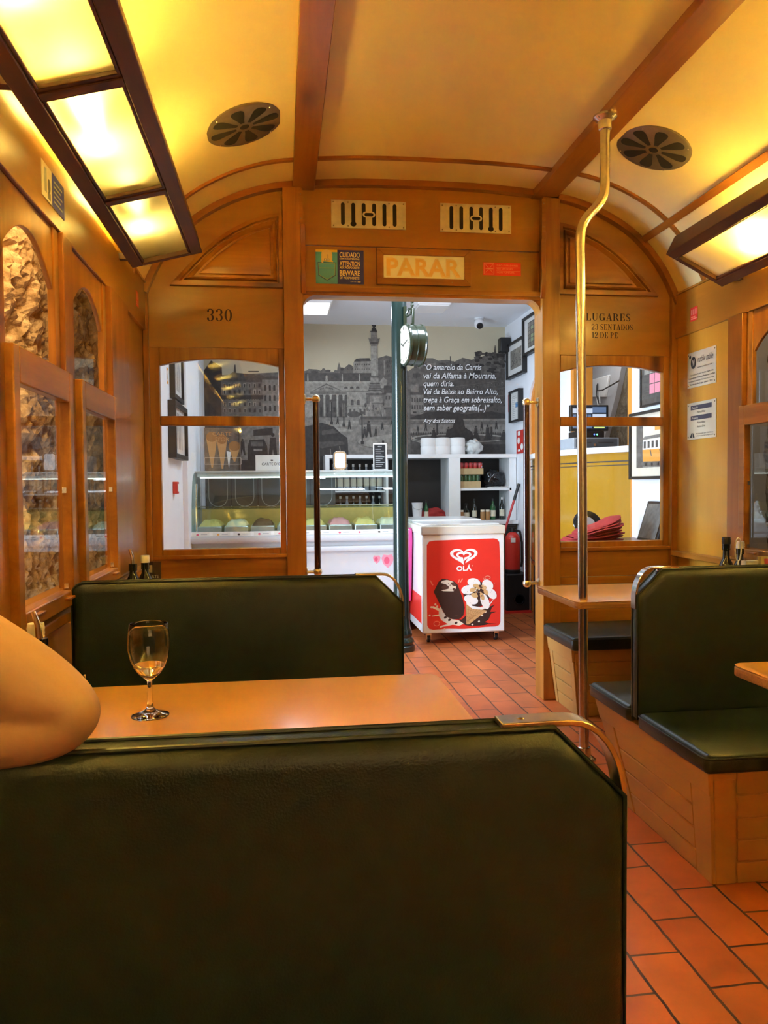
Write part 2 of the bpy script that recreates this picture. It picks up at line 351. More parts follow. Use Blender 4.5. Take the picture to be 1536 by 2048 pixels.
# ------------------------------------------------------------------ lettering
_tc = {}
def text_mesh(s, size, shear=0.0, offset=0.0, spacing=1.0, align='LEFT'):
    k = (s, size, shear, offset, spacing, align)
    if k not in _tc:
        cu = bpy.data.curves.new('t', 'FONT'); cu.body = s; cu.size = size; cu.shear = shear; cu.offset = offset; cu.space_character = spacing; cu.align_x = align; cu.resolution_u = 3
        ob = bpy.data.objects.new('t', cu); C.objects.link(ob); bpy.context.view_layer.update()
        me = bpy.data.meshes.new_from_object(ob.evaluated_get(bpy.context.evaluated_depsgraph_get()))
        _tc[k] = ([(v.co.x, v.co.y) for v in me.vertices], [tuple(p.vertices) for p in me.polygons])
        bpy.data.meshes.remove(me); bpy.data.objects.remove(ob); bpy.data.curves.remove(cu)
    return _tc[k]
class Flat:
    """flat artwork on a plane: O = corner, u = right, v = up; layers rise by a hair"""
    def __init__(s, O, u, v, scale=1.0, x0=0.0, y0=0.0, down=False, step=.00035, warp=None, base=.0003):
        s.O = Vector(O); s.u = Vector(u).normalized(); s.vv = Vector(v).normalized(); s.n = s.u.cross(s.vv); s.k = scale; s.x0 = x0; s.y0 = y0; s.sg = -1 if down else 1
        s.step = step; s.warp = warp; s.base = base; s.mb = MB(); s.mats = []; s.cnt = 0; s.eps = 2e-6
    def P(s, x, y, layer):
        if s.warp: x, y = s.warp(x, y)
        return tuple(s.O + s.u * ((x - s.x0) * s.k) + s.vv * ((y - s.y0) * s.k * s.sg) + s.n * (s.base + s.step * layer))
    def mi(s, m):
        if m not in s.mats: s.mats.append(m)
        return s.mats.index(m)
    def poly(s, pts, m, layer=1):
        s.cnt += 1; layer = layer + s.cnt * s.eps / s.step
        s.mb.add([s.P(x, y, layer) for x, y in pts], [tuple(range(len(pts)))], s.mi(m)); return s
    def rect(s, x0, y0, x1, y1, m, layer=1): return s.poly([(x0, y0), (x1, y0), (x1, y1), (x0, y1)], m, layer)
    def ell(s, cx, cy, rx, ry, m, layer=1, n=20, rot=0.0):
        c, sn = math.cos(rot), math.sin(rot)
        return s.poly([(cx + rx * math.cos(2 * PI * i / n) * c - ry * math.sin(2 * PI * i / n) * sn, cy + rx * math.cos(2 * PI * i / n) * sn + ry * math.sin(2 * PI * i / n) * c) for i in range(n)], m, layer)
    def line(s, pts, wd, m, layer=2):
        for (xa, ya), (xb, yb) in zip(pts[:-1], pts[1:]):
            l = math.hypot(xb - xa, yb - ya) or 1e-6; nx, ny = -(yb - ya) / l * wd / 2, (xb - xa) / l * wd / 2
            s.poly([(xa + nx, ya + ny), (xb + nx, yb + ny), (xb - nx, yb - ny), (xa - nx, ya - ny)], m, layer)
        return s
    def frame(s, x0, y0, x1, y1, wd, m, layer=2): return s.line([(x0, y0), (x1, y0), (x1, y1), (x0, y1), (x0, y0)], wd, m, layer)
    def text(s, t, x, y, size, m, layer=3, sx=1.0, **kw):
        vs, fs = text_mesh(t, size, **kw)
        s.mb.add([s.P(x + a * sx, y + b_ * (-1 if s.sg < 0 else 1), layer) for a, b_ in vs], fs, s.mi(m)); return s
    def build(s, name, parent=None): return s.mb.build(name, s.mats, parent, recalc=False, smooth=0)

# ================================================================== TRAM SHELL
XL, XR, XC = -.66, 2.12, .735
YE = 4.0; YB = -2.0
_prof = [(0, 2.694), (.35, 2.689), (.7, 2.661), (.88, 2.618), (1.02, 2.558), (1.13, 2.49), (1.22, 2.41), (1.30, 2.31), (1.355, 2.215), (1.40, 2.11)]
def roof_z(x):
    d = abs(x - XC)
    for (d0, z0), (d1, z1) in zip(_prof[:-1], _prof[1:]):
        if d <= d1: return z0 + (z1 - z0) * (d - d0) / (d1 - d0)
    return _prof[-1][1]
def _smooth_prof():
    P = [Vector((-_prof[1][0], _prof[1][1]))] + [Vector(p) for p in _prof] + [Vector((1.43, 2.0))]; out = []
    for i in range(1, len(P) - 2):
        for k in range(4):
            t = k / 4; a, b, c, d = P[i - 1:i + 3]
            q = .5 * ((2 * b) + (c - a) * t + (2 * a - 5 * b + 4 * c - d) * t * t + (3 * b - a - 3 * c + d) * t ** 3); out.append((q.x, q.y))
    out.append(_prof[-1]); return out
_prof = _smooth_prof()
ROOF = [(XC - d, z) for d, z in reversed(_prof)] + [(XC + d, z) for d, z in _prof[1:]]

floor = MB().box(-.75, YB, -.05, 2.3, 4.04, 0).box(-.75, 4.04, -.05, 3.6, 7.6, 0)
fl = struct(floor.build('floor', 'terracotta', smooth=0), 'terracotta tile floor laid in staggered rows', 'floor')
mpn = [n for n in MATS['terracotta'].node_tree.nodes if n.type == 'MAPPING'][0]; mpn.inputs['Location'].default_value = (.097, .076, 0)

mb = MB(); outer = [(x + (.03 if x > XC else -.03) * min(1, abs(x - XC)), z + .035) for x, z in ROOF]
mb.prism(ROOF + outer[::-1], 'y', YB, 4.06)
struct(mb.build('ceiling', 'cream_ceiling', smooth=50), 'curved cream painted roof of the tram', 'ceiling')
# beams and battens
struct(MB().box(.078, YB, 2.637, .188, 3.999, 2.70).build('trim_1', 'pine_deep_y', bevel=.003), 'left long wooden ceiling beam', 'beam')
struct(MB().box(1.318, YB, 2.637, 1.445, 3.999, 2.70).build('trim_2', 'pine_deep_y', bevel=.003), 'right long wooden ceiling beam with the pole', 'beam')
def roof_batten(y0, y1, drop, x0=-9, x1=9):
    top = [(x, z) for x, z in ROOF if x0 <= x <= x1]; low = inset(top[::-1] + [(top[0][0], 1.0), (top[-1][0], 1.0)][:0], 0) if False else None
    out = []
    for i, (x, z) in enumerate(top):
        a = top[max(i - 1, 0)]; b = top[min(i + 1, len(top) - 1)]; t = Vector((b[0] - a[0], b[1] - a[1])).normalized(); out.append((x + t.y * drop, z - t.x * drop))
    return MB().prism(top + out[::-1], 'y', y0, y1)
struct(roof_batten(3.955, 3.998, .030).build('trim_3', 'pine_deep_x'), 'curved batten where the roof meets the end bulkhead', 'batten')
struct(roof_batten(3.680, 3.702, .012).build('trim_4', 'pine_deep_x'), 'thin curved roof batten crossing the cream ceiling', 'batten')
for k, s in ((5, -1), (6, 1)):
    x = XC + s * 1.19; z = roof_z(x); sl = (roof_z(x + .01) - roof_z(x - .01)) / .02; t = Vector((1, sl)).normalized(); nn = Vector((t.y, -t.x)); c = Vector((x, z)); 
    if nn.y > 0: nn = -nn
    q = [c + t * .018, c - t * .018, c - t * .018 + nn * .014, c + t * .018 + nn * .014]
    struct(MB().prism([tuple(p) for p in q], 'y', YB, 3.955).build('trim_%d' % k, 'pine_deep_y'), ('left' if s < 0 else 'right') + ' lengthwise roof batten above the lamp tray', 'batten')

# ---------------- end bulkhead
def roofcut(x0, x1, z0):
    pts = [(x0, z0), (x1, z0), (x1, roof_z(x1) + .012)]
    return pts + [(x, z + .012) for x, z in reversed(ROOF) if x0 + .004 < x < x1 - .004] + [(x0, roof_z(x0) + .012)]
mb = MB()
mb.prism(roofcut(-.70, .05, 1.843), 'y', YE, 4.05); mb.prism(roofcut(1.44, 2.16, 1.830), 'y', YE, 4.05)
mb.prism(roofcut(.05, 1.44, 2.367), 'y', YE, 4.05); mb.box(.05, YE + .002, 2.150, 1.44, 4.05, 2.364)
struct(mb.build('wall_front', 'ply_x', bevel=.002), 'upper plywood boards of the tram end bulkhead', 'wall')
mb = MB()
for x0, x1 in ((-.70, .03), (1.455, 2.16)):
    for z0, z1 in ((0, .20), (.203, .40), (.403, .604), (.607, .646), (.649, .800)): mb.box(x0, YE + .004, z0, x1, 4.045, z1)
struct(mb.build('wall_front_lower', 'pine_x', bevel=.002), 'horizontal boards below the end windows', 'wall')
mb = MB()
for x0, x1 in ((.025, .124), (1.364, 1.460)): mb.box(x0, 3.955, 0, x1, 4.09, roof_z(x0) - .022)
for x0, x1 in ((-.665, -.637), (2.09, 2.125)): mb.box(x0, 3.975, 0, x1, 4.05, 2.15)
d1 = struct(mb.build('door_1', 'pine_z', bevel=.004), 'wooden posts framing the doorway to the ice cream shop', 'door frame')
mb = MB().box(.124, 3.970, 2.128, 1.364, 4.08, 2.151).box(.124, 3.985, 2.112, 1.364, 4.085, 2.130)
for xs, s in ((.124, 1), (1.364, -1)):      # rounded corner fillets of the opening
    pts = [(xs, 2.113), (xs, 2.045)] + [(xs + s * (.062 - .062 * math.cos(a)), 2.045 + .068 * math.sin(a)) for a in [PI / 2 * i / 8 for i in range(1, 9)]]
    mb.prism(pts, 'y', 3.99, 4.08)
mb.build('lintel', 'pine_x', d1, bevel=.002)
for xs in (.113, 1.352):
    MB().prism([(3.93, 2.45), (3.955, 2.455), (3.955, 2.11), (3.94, 2.13), (3.925, 2.25), (3.938, 2.29), (3.938, 2.40), (3.928, 2.42)], 'x', xs, xs + .024).build('bracket', 'pine_deep_z', d1, bevel=.002)
for xs in (.106, 1.36): MB().box(xs, 3.948, 2.455, xs + .02, 3.956, 2.625).build('hinge_plate', 'pine_x', d1)
for xs in (.116, 1.37):
    for z in (2.48, 2.60): MB().lathe([(.003, 0), (.003, .002)], (xs, 3.948, z), 8, 0, (0, -1, 0)).build('screw', 'screw', d1)

def end_window(nm, x0, x1, fx0, fx1, zt, label):
    """fx = sash outline, x = glass opening"""
    mb = MB(); y0, y1 = 4.006, 4.044; rise = .036; zb = .836
    mb.box(fx0, y0, .802, x0, y1, 1.86); mb.box(x1, y0, .802, fx1, y1, 1.86)
    mb.box(x0, y0, .802, x1, y1, zb); mb.box(x0, y0, 1.455, x1, y1, 1.504)
    n = 14; arcp = [(x1 + (x0 - x1) * i / n, zt + rise * (1 - (2 * i / n - 1) ** 2)) for i in range(n + 1)]
    mb.prism([(x0, 1.86), (x1, 1.86)] + arcp, 'y', y0, y1)
    o = struct(mb.build(nm, 'pine_z', bevel=.004), label, 'window')
    mb = MB().box(fx0 - .002, 3.985, .786, fx1 + .002, 4.01, .806); mb.build('sill_moulding', 'pine_x', o, bevel=.003)
    MB().add([(x0, 4.026, zb), (x1, 4.026, zb), (x1, 4.026, 1.455), (x0, 4.026, 1.455)], [(0, 1, 2, 3)]).build('pane', 'pane_glass', o, recalc=False)
    MB().add([(x0, 4.026, 1.504), (x1, 4.026, 1.504)] + [(x, 4.026, z) for x, z in arcp], [tuple(range(n + 3))]).build('pane', 'pane_glass', o, recalc=False)
end_window('window_1', -.591, -.006, -.64, .026, 1.754, 'left end window looking onto the ice cream display')
end_window('window_2', 1.479, 2.058, 1.458, 2.10, 1.742, 'right end window looking onto the yellow counter')

# quarter-arch raised panels above the end windows
def arch_panel(nm, mir, label):
    X0, Z0, XR = -.535, 2.145, .025
    crv = [(.025, 2.518), (-.04, 2.506), (-.12, 2.480), (-.21, 2.438), (-.30, 2.378), (-.38, 2.308), (-.46, 2.222), (-.535, 2.142), (-.60, 2.06)]
    def ring(d):
        off = []
        for i, p in enumerate(crv):
            a_ = Vector(crv[max(i - 1, 0)]); b_ = Vector(crv[min(i + 1, len(crv) - 1)]); t_ = (b_ - a_).normalized(); off.append(Vector(p) + Vector((-t_.y, t_.x)) * d)
        xr, zb = XR - d, Z0 + d; dense = [off[i].lerp(off[i + 1], k / 24) for i in range(len(off) - 1) for k in range(24)]
        keep = [q for q in dense if q.x <= xr and q.y >= zb]; keep[0].x = xr; keep[-1].y = zb
        m_ = 20; pts = [keep[int(round((len(keep) - 1) * k / m_))] for k in range(m_ + 1)]
        return [(xr, zb)] + [(q.x, q.y) for q in pts]
    mb = MB()
    L = [[(1.487 - x if mir else x, YE - h, z) for x, z in ring(d)] for d, h in [(0, 0), (.001, .024), (.020, .028), (.024, .012), (.029, .012), (.034, .026), (.044, .012), (.049, .002), (.060, .002), (.064, .012), (.088, .020)]]
    mb.loops(L, 0, False, True)
    struct(mb.build(nm, 'pine_x'), label, 'panel')
arch_panel('trim_7', False, 'quarter-arch moulded pine panel above the number 330')
arch_panel('trim_8', True, 'quarter-arch moulded pine panel behind the pole')

# ---------------- side walls (mirrored)
def side(nm, mir, far_edge, panel_y0):
    def X(x): return 1.46 - x if mir else x
    def bx(mb, x0, y0, z0, x1, y1, z1): a, b = sorted((X(x0), X(x1))); mb.box(a, y0, z0, b, y1, z1)
    sd = 'right' if mir else 'left'
    mb = MB(); bx(mb, -.72, YB, 0, -.668, 3.99, .80)
    bx(mb, -.72, YB, 1.90, -.668, 3.99, 2.18); bx(mb, -.72, panel_y0, .78, -.664, 3.99, 1.93)
    struct(mb.build('wall_' + sd, 'panel_gold' if mir else 'ply_z', bevel=.002), sd + ' side wall of the tram below the windows', 'wall')
    mb = MB(); bx(mb, -.69, YB, 1.920, -.648, 3.985, 2.146); bx(mb, -.675, YB, 2.146, -.640, 3.985, 2.156)
    struct(mb.build('wall_%s_header' % sd, 'ply_y', bevel=.003), 'long plywood header board above the %s windows' % sd, 'wall')
    mb = MB(); bx(mb, -.70, YB, .752, -.628, 3.985, .782); bx(mb, -.70, YB, .782, -.650, panel_y0, .845)
    struct(mb.build('baseboard_' + sd, 'pine_y', bevel=.004), 'wooden sill rail under the %s windows' % sd, 'sill')
    n0 = 0; k = 1 if not mir else 11; pit = .64; wd = .43; yR = far_edge; post_y = panel_y0
    posts = MB(); bx(posts, -.676, yR + .045, .80, -.632, panel_y0, 1.92)
    while yR > -1.6:
        a, b = yR - wd, yR; um = MB(); n = 12; yc = (a + b) / 2; zt, rise = 1.735, .105
        arcp = [(b + (a - b) * i / n, zt + rise * (1 - (2 * i / n - 1) ** 2)) for i in range(n + 1)]
        xa, xb = sorted((X(-.676), X(-.660)))
        um.prism([(a, 1.92), (b, 1.92)] + arcp, 'x', xa, xb)
        bx(um, -.676, a - .05, 1.44, -.655, a, 1.92); bx(um, -.676, b, 1.44, -.655, b + .05, 1.92)
        o = struct(um.build('window_%d' % (k + 2), 'pine_z', bevel=.003), '%s side window number %d counted from the end bulkhead' % (sd, n0 + 1), 'window')
        lm = MB(); a2, b2 = a - .01, b + .005
        bx(lm, -.652, a2 - .045, .80, -.620, a2, 1.495); bx(lm, -.652, b2, .80, -.620, b2 + .045, 1.495)
        bx(lm, -.652, a2, 1.405, -.620, b2, 1.495); bx(lm, -.652, a2, .80, -.620, b2, .846)
        lm.build('lower_sash', 'pine_y', o, bevel=.004)
        gx = X(-.668); g2 = X(-.640)
        MB().add([(gx, a, 1.45), (gx, b, 1.45)] + [(gx, y, z) for y, z in arcp], [tuple(range(n + 3))]).build('pane', 'pane_glass', o, recalc=False)
        MB().add([(g2, a2, .84), (g2, b2, .84), (g2, b2, 1.41), (g2, a2, 1.41)], [(0, 1, 2, 3)]).build('pane', 'pane_glass', o, recalc=False)
        ct = MB(); bx(ct, -.646, b2 - .008, 1.135, -.634, b2 + .002, 1.152); bx(ct, -.646, b2 - .008, .85, -.634, b2 + .002, .865); ct.build('catch', 'chrome', o)
        pu = MB(); bx(pu, -.622, a2 + .06, .826, -.606, a2 + .12, .834); bx(pu, -.622, b2 - .10, .826, -.606, b2 - .04, .834); pu.build('finger_pull', 'pine_deep_y', o, bevel=.002)
        bx(posts, -.676, a - pit + wd + .05, .80, -.640, a - .056, 1.92)
        # worn notches of the window catch strip
        yR -= pit; k += 1; n0 += 1
    struct(posts.build('wall_%s_posts' % sd, 'pine_deep_z', bevel=.003), 'pine posts between the %s windows' % sd, 'post')
side('left', False, 3.07, 3.45)
side('right', True, 3.29, 3.45)
struct(MB().box(-.72, YB - .05, 0, 2.18, YB, 2.72).build('wall_back', 'ply_x'), 'plywood wall closing the tram behind the seats', 'wall')

# ---------------- masonry outside the side windows
def rough_wall(nm, x0, sgn, mat, amp, y0, y1, label):
    ny, nz = 300, 130; vs = []; fs = []
    for i in range(ny + 1):
        for j in range(nz + 1):
            y = y0 + (y1 - y0) * i / ny; z = -.05 + 2.5 * j / nz
            h = noise.noise(Vector((y * 1.6, z * 1.6, 3.1))) * amp * .5 + noise.fractal(Vector((y * 6, z * 6, 3.1)), .7, 2.1, 5) * amp * .30 - abs(noise.noise(Vector((y * 13, z * 11, 9)))) * amp * .35 - max(0, noise.noise(Vector((y * 24, z * 21, 4))) - .05) * amp * .6
            vs.append((x0 + sgn * h, y, z))
    for i in range(ny):
        for j in range(nz): a = i * (nz + 1) + j; fs.append((a, a + 1, a + nz + 2, a + nz + 1))
    o = MB().add(vs, fs).build(nm, mat, smooth=0); struct(o, label, 'wall')
rough_wall('wall_rock_left', -1.02, 1, 'rock_warm', .12, -2.0, 5.6, 'rough warm lit rock wall outside the left windows')
rough_wall('wall_rock_right', 2.72, -1, 'rock_grey', .07, -2.0, 4.7, 'dim grey masonry wall outside the right windows')

# ================================================================== LAMP TRAYS
def lamp_tray(label, xo, zo, xi, zi):
    y_end = 3.45; pitch = .72; nP = 7; t = thing('ceiling_lamp_tray', label, 'lamp', ((xo + xi) / 2, y_end, (zo + zi) / 2), 'lamp trays along both sides')
    s_in = xi > xo
    o = Vector((xo, zo)); u = (Vector((xi, zi)) - o); W = u.length; u.normalize(); nn = Vector((-u.y, u.x));
    if nn.y < 0: nn = -nn
    def Q(a, h): p = o + u * a + nn * h; return (p.x, p.y)
    def bar(mb, a0, a1, h0, h1, y0, y1, m=0): mb.prism([Q(a0, h0), Q(a1, h0), Q(a1, h1), Q(a0, h1)], 'y', y0, y1, m)
    yb = y_end - nP * pitch - .03; R = .048
    mb = MB(); bar(mb, 0, R, 0, .05, yb, y_end); bar(mb, W - R, W, 0, .095, yb, y_end)
    bar(mb, R, W - R, 0, .045, y_end - .03, y_end); bar(mb, R, W - R, 0, .045, yb, yb + .03)
    bar(mb, R, R + .010, .006, .016, yb, y_end); bar(mb, W - R - .010, W - R, .006, .016, yb, y_end)
    mb.build('frame', 'dark_frame_y', t, bevel=.003)
    q0, q1 = Q(.060, .130), Q(W - .03, .097); MB().add([(q0[0], yb, q0[1]), (q1[0], yb, q1[1]), (q1[0], y_end, q1[1]), (q0[0], y_end, q0[1])], [(0, 1, 2, 3)]).build('added_light_hood', 'opal_plastic', t, recalc=False, smooth=0)  # hood and its stays are added out of sight to soften light on the ceiling
    for k in (0, 3, 6):
        st = MB(); st.prism([Q(R - .006, .045), Q(R, .045), Q(.066, .128), Q(.060, .128)], 'y', y_end - k * pitch - .40, y_end - k * pitch - .38); st.build('hood_stay', 'dark_frame_y', t)
    for k in range(1, nP):
        m2 = MB(); bar(m2, R, W - R, .002, .03, y_end - k * pitch - .016, y_end - k * pitch + .016); bar(m2, R, W - R, .006, .018, y_end - k * pitch - .032, y_end - k * pitch + .032); m2.build('crossbar', 'dark_frame_x', t, bevel=.002)
    for k in range(nP):
        y1 = y_end - k * pitch - .014; y0 = y1 - pitch + .03
        m3 = MB(); bar(m3, R - .004, W - R + .004, .017, .021, y0, y1)
        p4 = [Q(R - .004, .019), Q(W - R + .004, .019)]
        MB().add([(p4[0][0], y0, p4[0][1]), (p4[1][0], y0, p4[1][1]), (p4[1][0], y1, p4[1][1]), (p4[0][0], y1, p4[0][1])], [(0, 1, 2, 3)]).build('glass_panel', 'frosted_glass', t, recalc=False, smooth=0)
        c = Q(.115, .068); yc = (y0 + y1) / 2 - .04
        b = MB().lathe([(.004, -.085), (.016, -.075), (.020, -.055), (.020, .055), (.016, .075), (.004, .085)], (c[0], yc, c[1]), 12, 0, (0, 1, 0)).build('bulb', 'bulb_glow', t)
        h = MB(); c2 = Q(.115, .068); h.lathe([(.018, .086), (.018, .12)], (c2[0], yc, c2[1]), 12, 0, (0, 1, 0)); a_ = Q(.115, .03)
        h.build('lamp_holder', 'white_matt', t)
    s = 1 if xi > xo else -1; wx = -.648 if s > 0 else 2.108
    for k in range(0, 5, 2):
        y = y_end - k * pitch - .05 if k else y_end - .08
        MB().box(min(wx, xo + s * .004), y - .015, zo + .012, max(wx, xo + s * .004), y + .015, zo + .036).build('bracket', 'dark_frame_y', t)
lamp_tray('dark wood lamp tray with frosted glass above the left windows', -.612, 2.078, -.320, 2.152)
lamp_tray('dark wood lamp tray with frosted glass above the right windows', 2.062, 2.062, 1.782, 2.205)

# ================================================================== CEILING VENTS
def round_vent(label, cx, cy):
    z = roof_z(cx); sl = (roof_z(cx + .08) - roof_z(cx - .08)) / .16; u = Vector((1, 0, sl)).normalized(); v = Vector((0, 1, 0)); n = u.cross(v); n = -n if n.z > 0 else n
    O = Vector((cx, cy, z)) + n * .004; t = thing('round_ceiling_vent', label, 'vent', tuple(O), 'round flower-cut ceiling vents')
    MB().lathe([(.166, -.012), (.166, .004), (.160, .008), (.02, .008)], O, 48, 0, n).build('vent_plate', 'vent_metal', t)
    fb = Flat(O + n * .0082, u, n.cross(u), 1.0); 
    for k in range(8):
        a = 2 * PI * k / 8 + .2; ca, sa = math.cos(a), math.sin(a); pts = []
        for r_, w_ in ((.036, .008), (.060, .013), (.09, .0215), (.115, .027), (.130, .0265), (.141, .019), (.145, .006)): pts.append((r_, w_))
        q = [(r_, w_) for r_, w_ in pts] + [(r_, -w_) for r_, w_ in pts[::-1]]
        fb.poly([(r_ * ca - w_ * sa, r_ * sa + w_ * ca) for r_, w_ in q], 'slot_black', 1)
    fb.ell(0, 0, .020, .020, 'slot_black', 1); fb.ell(0, 0, .027, .027, 'screw', 0)
    fb.build('petal_opening', t)
    for k in range(4):
        sc = MB(); a = PI / 4 + PI / 2 * k; p = O + u * (.153 * math.cos(a)) + n.cross(u) * (.153 * math.sin(a)); sc.sphere(tuple(p + n * .008), .0045, 8); sc.build('screw', 'chrome', t)
round_vent('round flower-cut vent in the ceiling left of the beams', -.13, 3.27)
round_vent('round flower-cut vent in the ceiling beside the pole', 1.635, 3.27)

def slot_vent(label, x0, x1, z0, z1, key):
    t = thing('slotted_vent_plate', label, 'vent', ((x0 + x1) / 2, YE, z0), 'slotted vent plates above the doorway')
    W = x1 - x0; H = z1 - z0
    MB().box(x0, YE - .004, z0, x1, YE, z1).build('vent_plate', 'plate_metal', t, bevel=.001)
    f = Flat((x0, YE - .0042, z0), (1, 0, 0), (0, 0, 1), W)
    h = H / W
    for i in range(6):
        cx = .155 + i * .139; r = .026
        f.poly(arc(cx, h * .90 - r, r, 0, 180, 6) + arc(cx, h * .10 + r, r, 180, 360, 6), 'slot_black', 1)
        if i == key: f.ell(cx, h * .15, .040, .034, 'slot_black', 1)
    cx = .155 + 2.5 * .139; f.poly(arc(cx + .045, h * .5, .040, -90, 90, 6) + arc(cx - .045, h * .5, .040, 90, 270, 6), 'plate_metal', 2)
    f.poly(arc(cx + .038, h * .5, .022, -90, 90, 6) + arc(cx - .038, h * .5, .022, 90, 270, 6), 'slot_black', 3)
    f.build('slot', t)
    for px_ in (.03, .225, .775, .97):
        for pz in (.08, .92): MB().lathe([(.004, 0), (.003, .002)], (x0 + px_ * W, YE - .004, z0 + pz * H), 8, 0, (0, -1, 0)).build('screw', 'screw', t)
slot_vent('slotted metal vent plate above the pickpocket poster', .271, .653, 2.456, 2.597, 1)
slot_vent('slotted metal vent plate above the no-smoking sticker', .833, 1.210, 2.453, 2.600, 4)

# ================================================================== SIGNS ON THE BULKHEAD
def fit(t, width, **kw):
    vs, _ = text_mesh(t, 1.0, **kw); return width / max(1e-6, max(v[0] for v in vs) - min(v[0] for v in vs)), min(v[0] for v in vs)
def text_fit(F, t, x, y, width, height, m, layer=3, **kw):
    """set a line of capitals to a given width and cap height"""
    vs, fs = text_mesh(t, 1.0, **kw); x0 = min(v[0] for v in vs); sx = width / (max(v[0] for v in vs) - x0); sy = height / .73
    F.mb.add([F.P(x + (a - x0) * sx, y + b_ * sy * F.sg * (1 if F.sg > 0 else 1), layer) for a, b_ in vs], fs, F.mi(m))

# painted serif lettering (thick and thin strokes drawn as outlines)
def serif(F, s, x, y, h, m, layer=1, wide=1.0):
    T, t = .19, .055
    def seg(cx, cy, rx, ry, a0, a1, tk=T, tn=t):
        n = max(6, int(abs(a1 - a0) / 12)); o = []; i_ = []
        for k in range(n + 1):
            a = math.radians(a0 + (a1 - a0) * k / n); o.append((cx + rx * math.cos(a), cy + ry * math.sin(a))); i_.append((cx + (rx - tk) * math.cos(a), cy + (ry - tn) * math.sin(a)))
        return [[o[k], o[k + 1], i_[k + 1], i_[k]] for k in range(n)]
    def R(x0, y0, x1, y1): return [[(x0, y0), (x1, y0), (x1, y1), (x0, y1)]]
    def ball(cx, cy, r=.10): return [arc(cx, cy, r, 0, 330, 10)]
    def diag(x0, x1, wd): return [[(x0, 0), (x0 + wd, 0), (x1 + wd, 1), (x1, 1)]]
    G = {}
    G['L'] = (.72, R(.09, 0, .28, 1) + R(.0, .95, .37, 1) + R(0, 0, .66, .05) + [[(.66, 0), (.66, .32), (.61, .32), (.50, .05), (.5, 0)]])
    G['E'] = (.76, R(.09, 0, .28, 1) + R(0, .95, .64, 1) + R(0, 0, .68, .05) + R(.28, .485, .48, .53) + R(.45, .38, .49, .63) + [[(.64, 1), (.64, .70), (.60, .70), (.50, .95), (.5, 1)], [(.68, 0), (.68, .32), (.63, .32), (.52, .05), (.5, 0)]])
    G['T'] = (.78, R(.28, 0, .47, 1) + R(.17, 0, .58, .05) + R(.02, .95, .73, 1) + [[(.02, 1), (.02, .68), (.06, .68), (.16, .95), (.18, 1)], [(.73, 1), (.73, .68), (.69, .68), (.59, .95), (.57, 1)]])
    G['N'] = (.92, R(.10, 0, .15, 1) + R(.70, 0, .75, 1) + R(0, 0, .26, .05) + R(.59, .95, .86, 1) + R(0, .95, .22, 1) + [[(.10, 1), (.30, 1), (.75, 0), (.62, 0)]])
    G['U'] = (.90, R(.10, .3, .29, 1) + R(.66, .3, .71, 1) + R(0, .95, .40, 1) + R(.55, .95, .83, 1) + seg(.405, .3, .305, .30, 180, 270) + seg(.405, .3, .305, .30, 270, 360, .06))
    G['A'] = (.86, [[(.08, 0), (.13, 0), (.42, .94), (.37, 1)], [(.55, 0), (.76, 0), (.47, 1), (.36, 1)]] + R(.24, .30, .60, .35) + R(0, 0, .24, .05) + R(.45, 0, .84, .05))
    G['O'] = (.86, seg(.41, .5, .39, .51, 0, 360)); G['0'] = (.74, seg(.35, .5, .32, .51, 0, 360, .17))
    G['D'] = (.86, R(.09, 0, .28, 1) + R(0, .95, .36, 1) + R(0, 0, .36, .05) + seg(.34, .5, .46, .5, -90, 90))
    G['P'] = (.74, R(.09, 0, .28, 1) + R(0, .95, .36, 1) + R(0, 0, .38, .05) + seg(.34, .735, .34, .265, -90, 90, .17))
    G['R'] = (.88, R(.09, 0, .28, 1) + R(0, .95, .36, 1) + R(0, 0, .37, .05) + seg(.34, .75, .34, .25, -90, 90, .17) + [[(.34, .5), (.50, .5), (.82, 0), (.62, 0)]] + R(.62, 0, .85, .05))
    G['G'] = (.90, seg(.42, .5, .40, .51, 50, 300, T) + seg(.42, .5, .40, .51, 300, 335, .10) + R(.60, 0.06, .79, .42) + R(.50, .37, .86, .42) + R(.66, .66, .71, 1))
    G['S'] = (.66, seg(.31, .735, .27, .275, 30, 225, .14) + seg(.31, .265, .29, .275, -150, 65, .14) + [[(.10, .60), (.20, .72), (.50, .43), (.40, .30)]] + R(.52, .68, .56, 1) + R(.03, 0, .07, .34))
    G['3'] = (.70, seg(.32, .745, .29, .265, -90, 150, .16) + seg(.31, .27, .32, .28, -150, 90, .17) + ball(.14, .80, .085) + ball(.12, .20, .09))
    G['2'] = (.70, seg(.33, .72, .30, .29, -25, 170, .16) + [[(.45, .62), (.61, .60), (.20, .09), (.04, .05)]] + R(.04, 0, .62, .14) + R(.58, 0, .63, .28) + ball(.14, .76, .085))
    G['1'] = (.52, R(.18, 0, .36, 1) + R(.06, 0, .48, .05) + [[(.04, .82), (.18, .90), (.18, .84), (.04, .79)]])
    for ch in s:
        if ch == ' ': x += .34 * h * wide; continue
        wd, polys = G[ch]
        for p in polys: F.poly([(x + a * h * wide, y + b_ * h) for a, b_ in p], m, layer)
        x += (wd + .05) * h * wide
    return x
def wall_paint(nm, label, rows):
    F = Flat((0, YE, 0), (1, 0, 0), (0, 0, 1), 1.0)
    for s, x, z, h, wd in rows: serif(F, s, x, z, h, 'ink', 1, wd)
    tag(F.build(nm), label, 'lettering')
wall_paint('painted_number', 'black serif number 330 painted above the left end window', [('330', -.356, 1.976, .060, .96)])
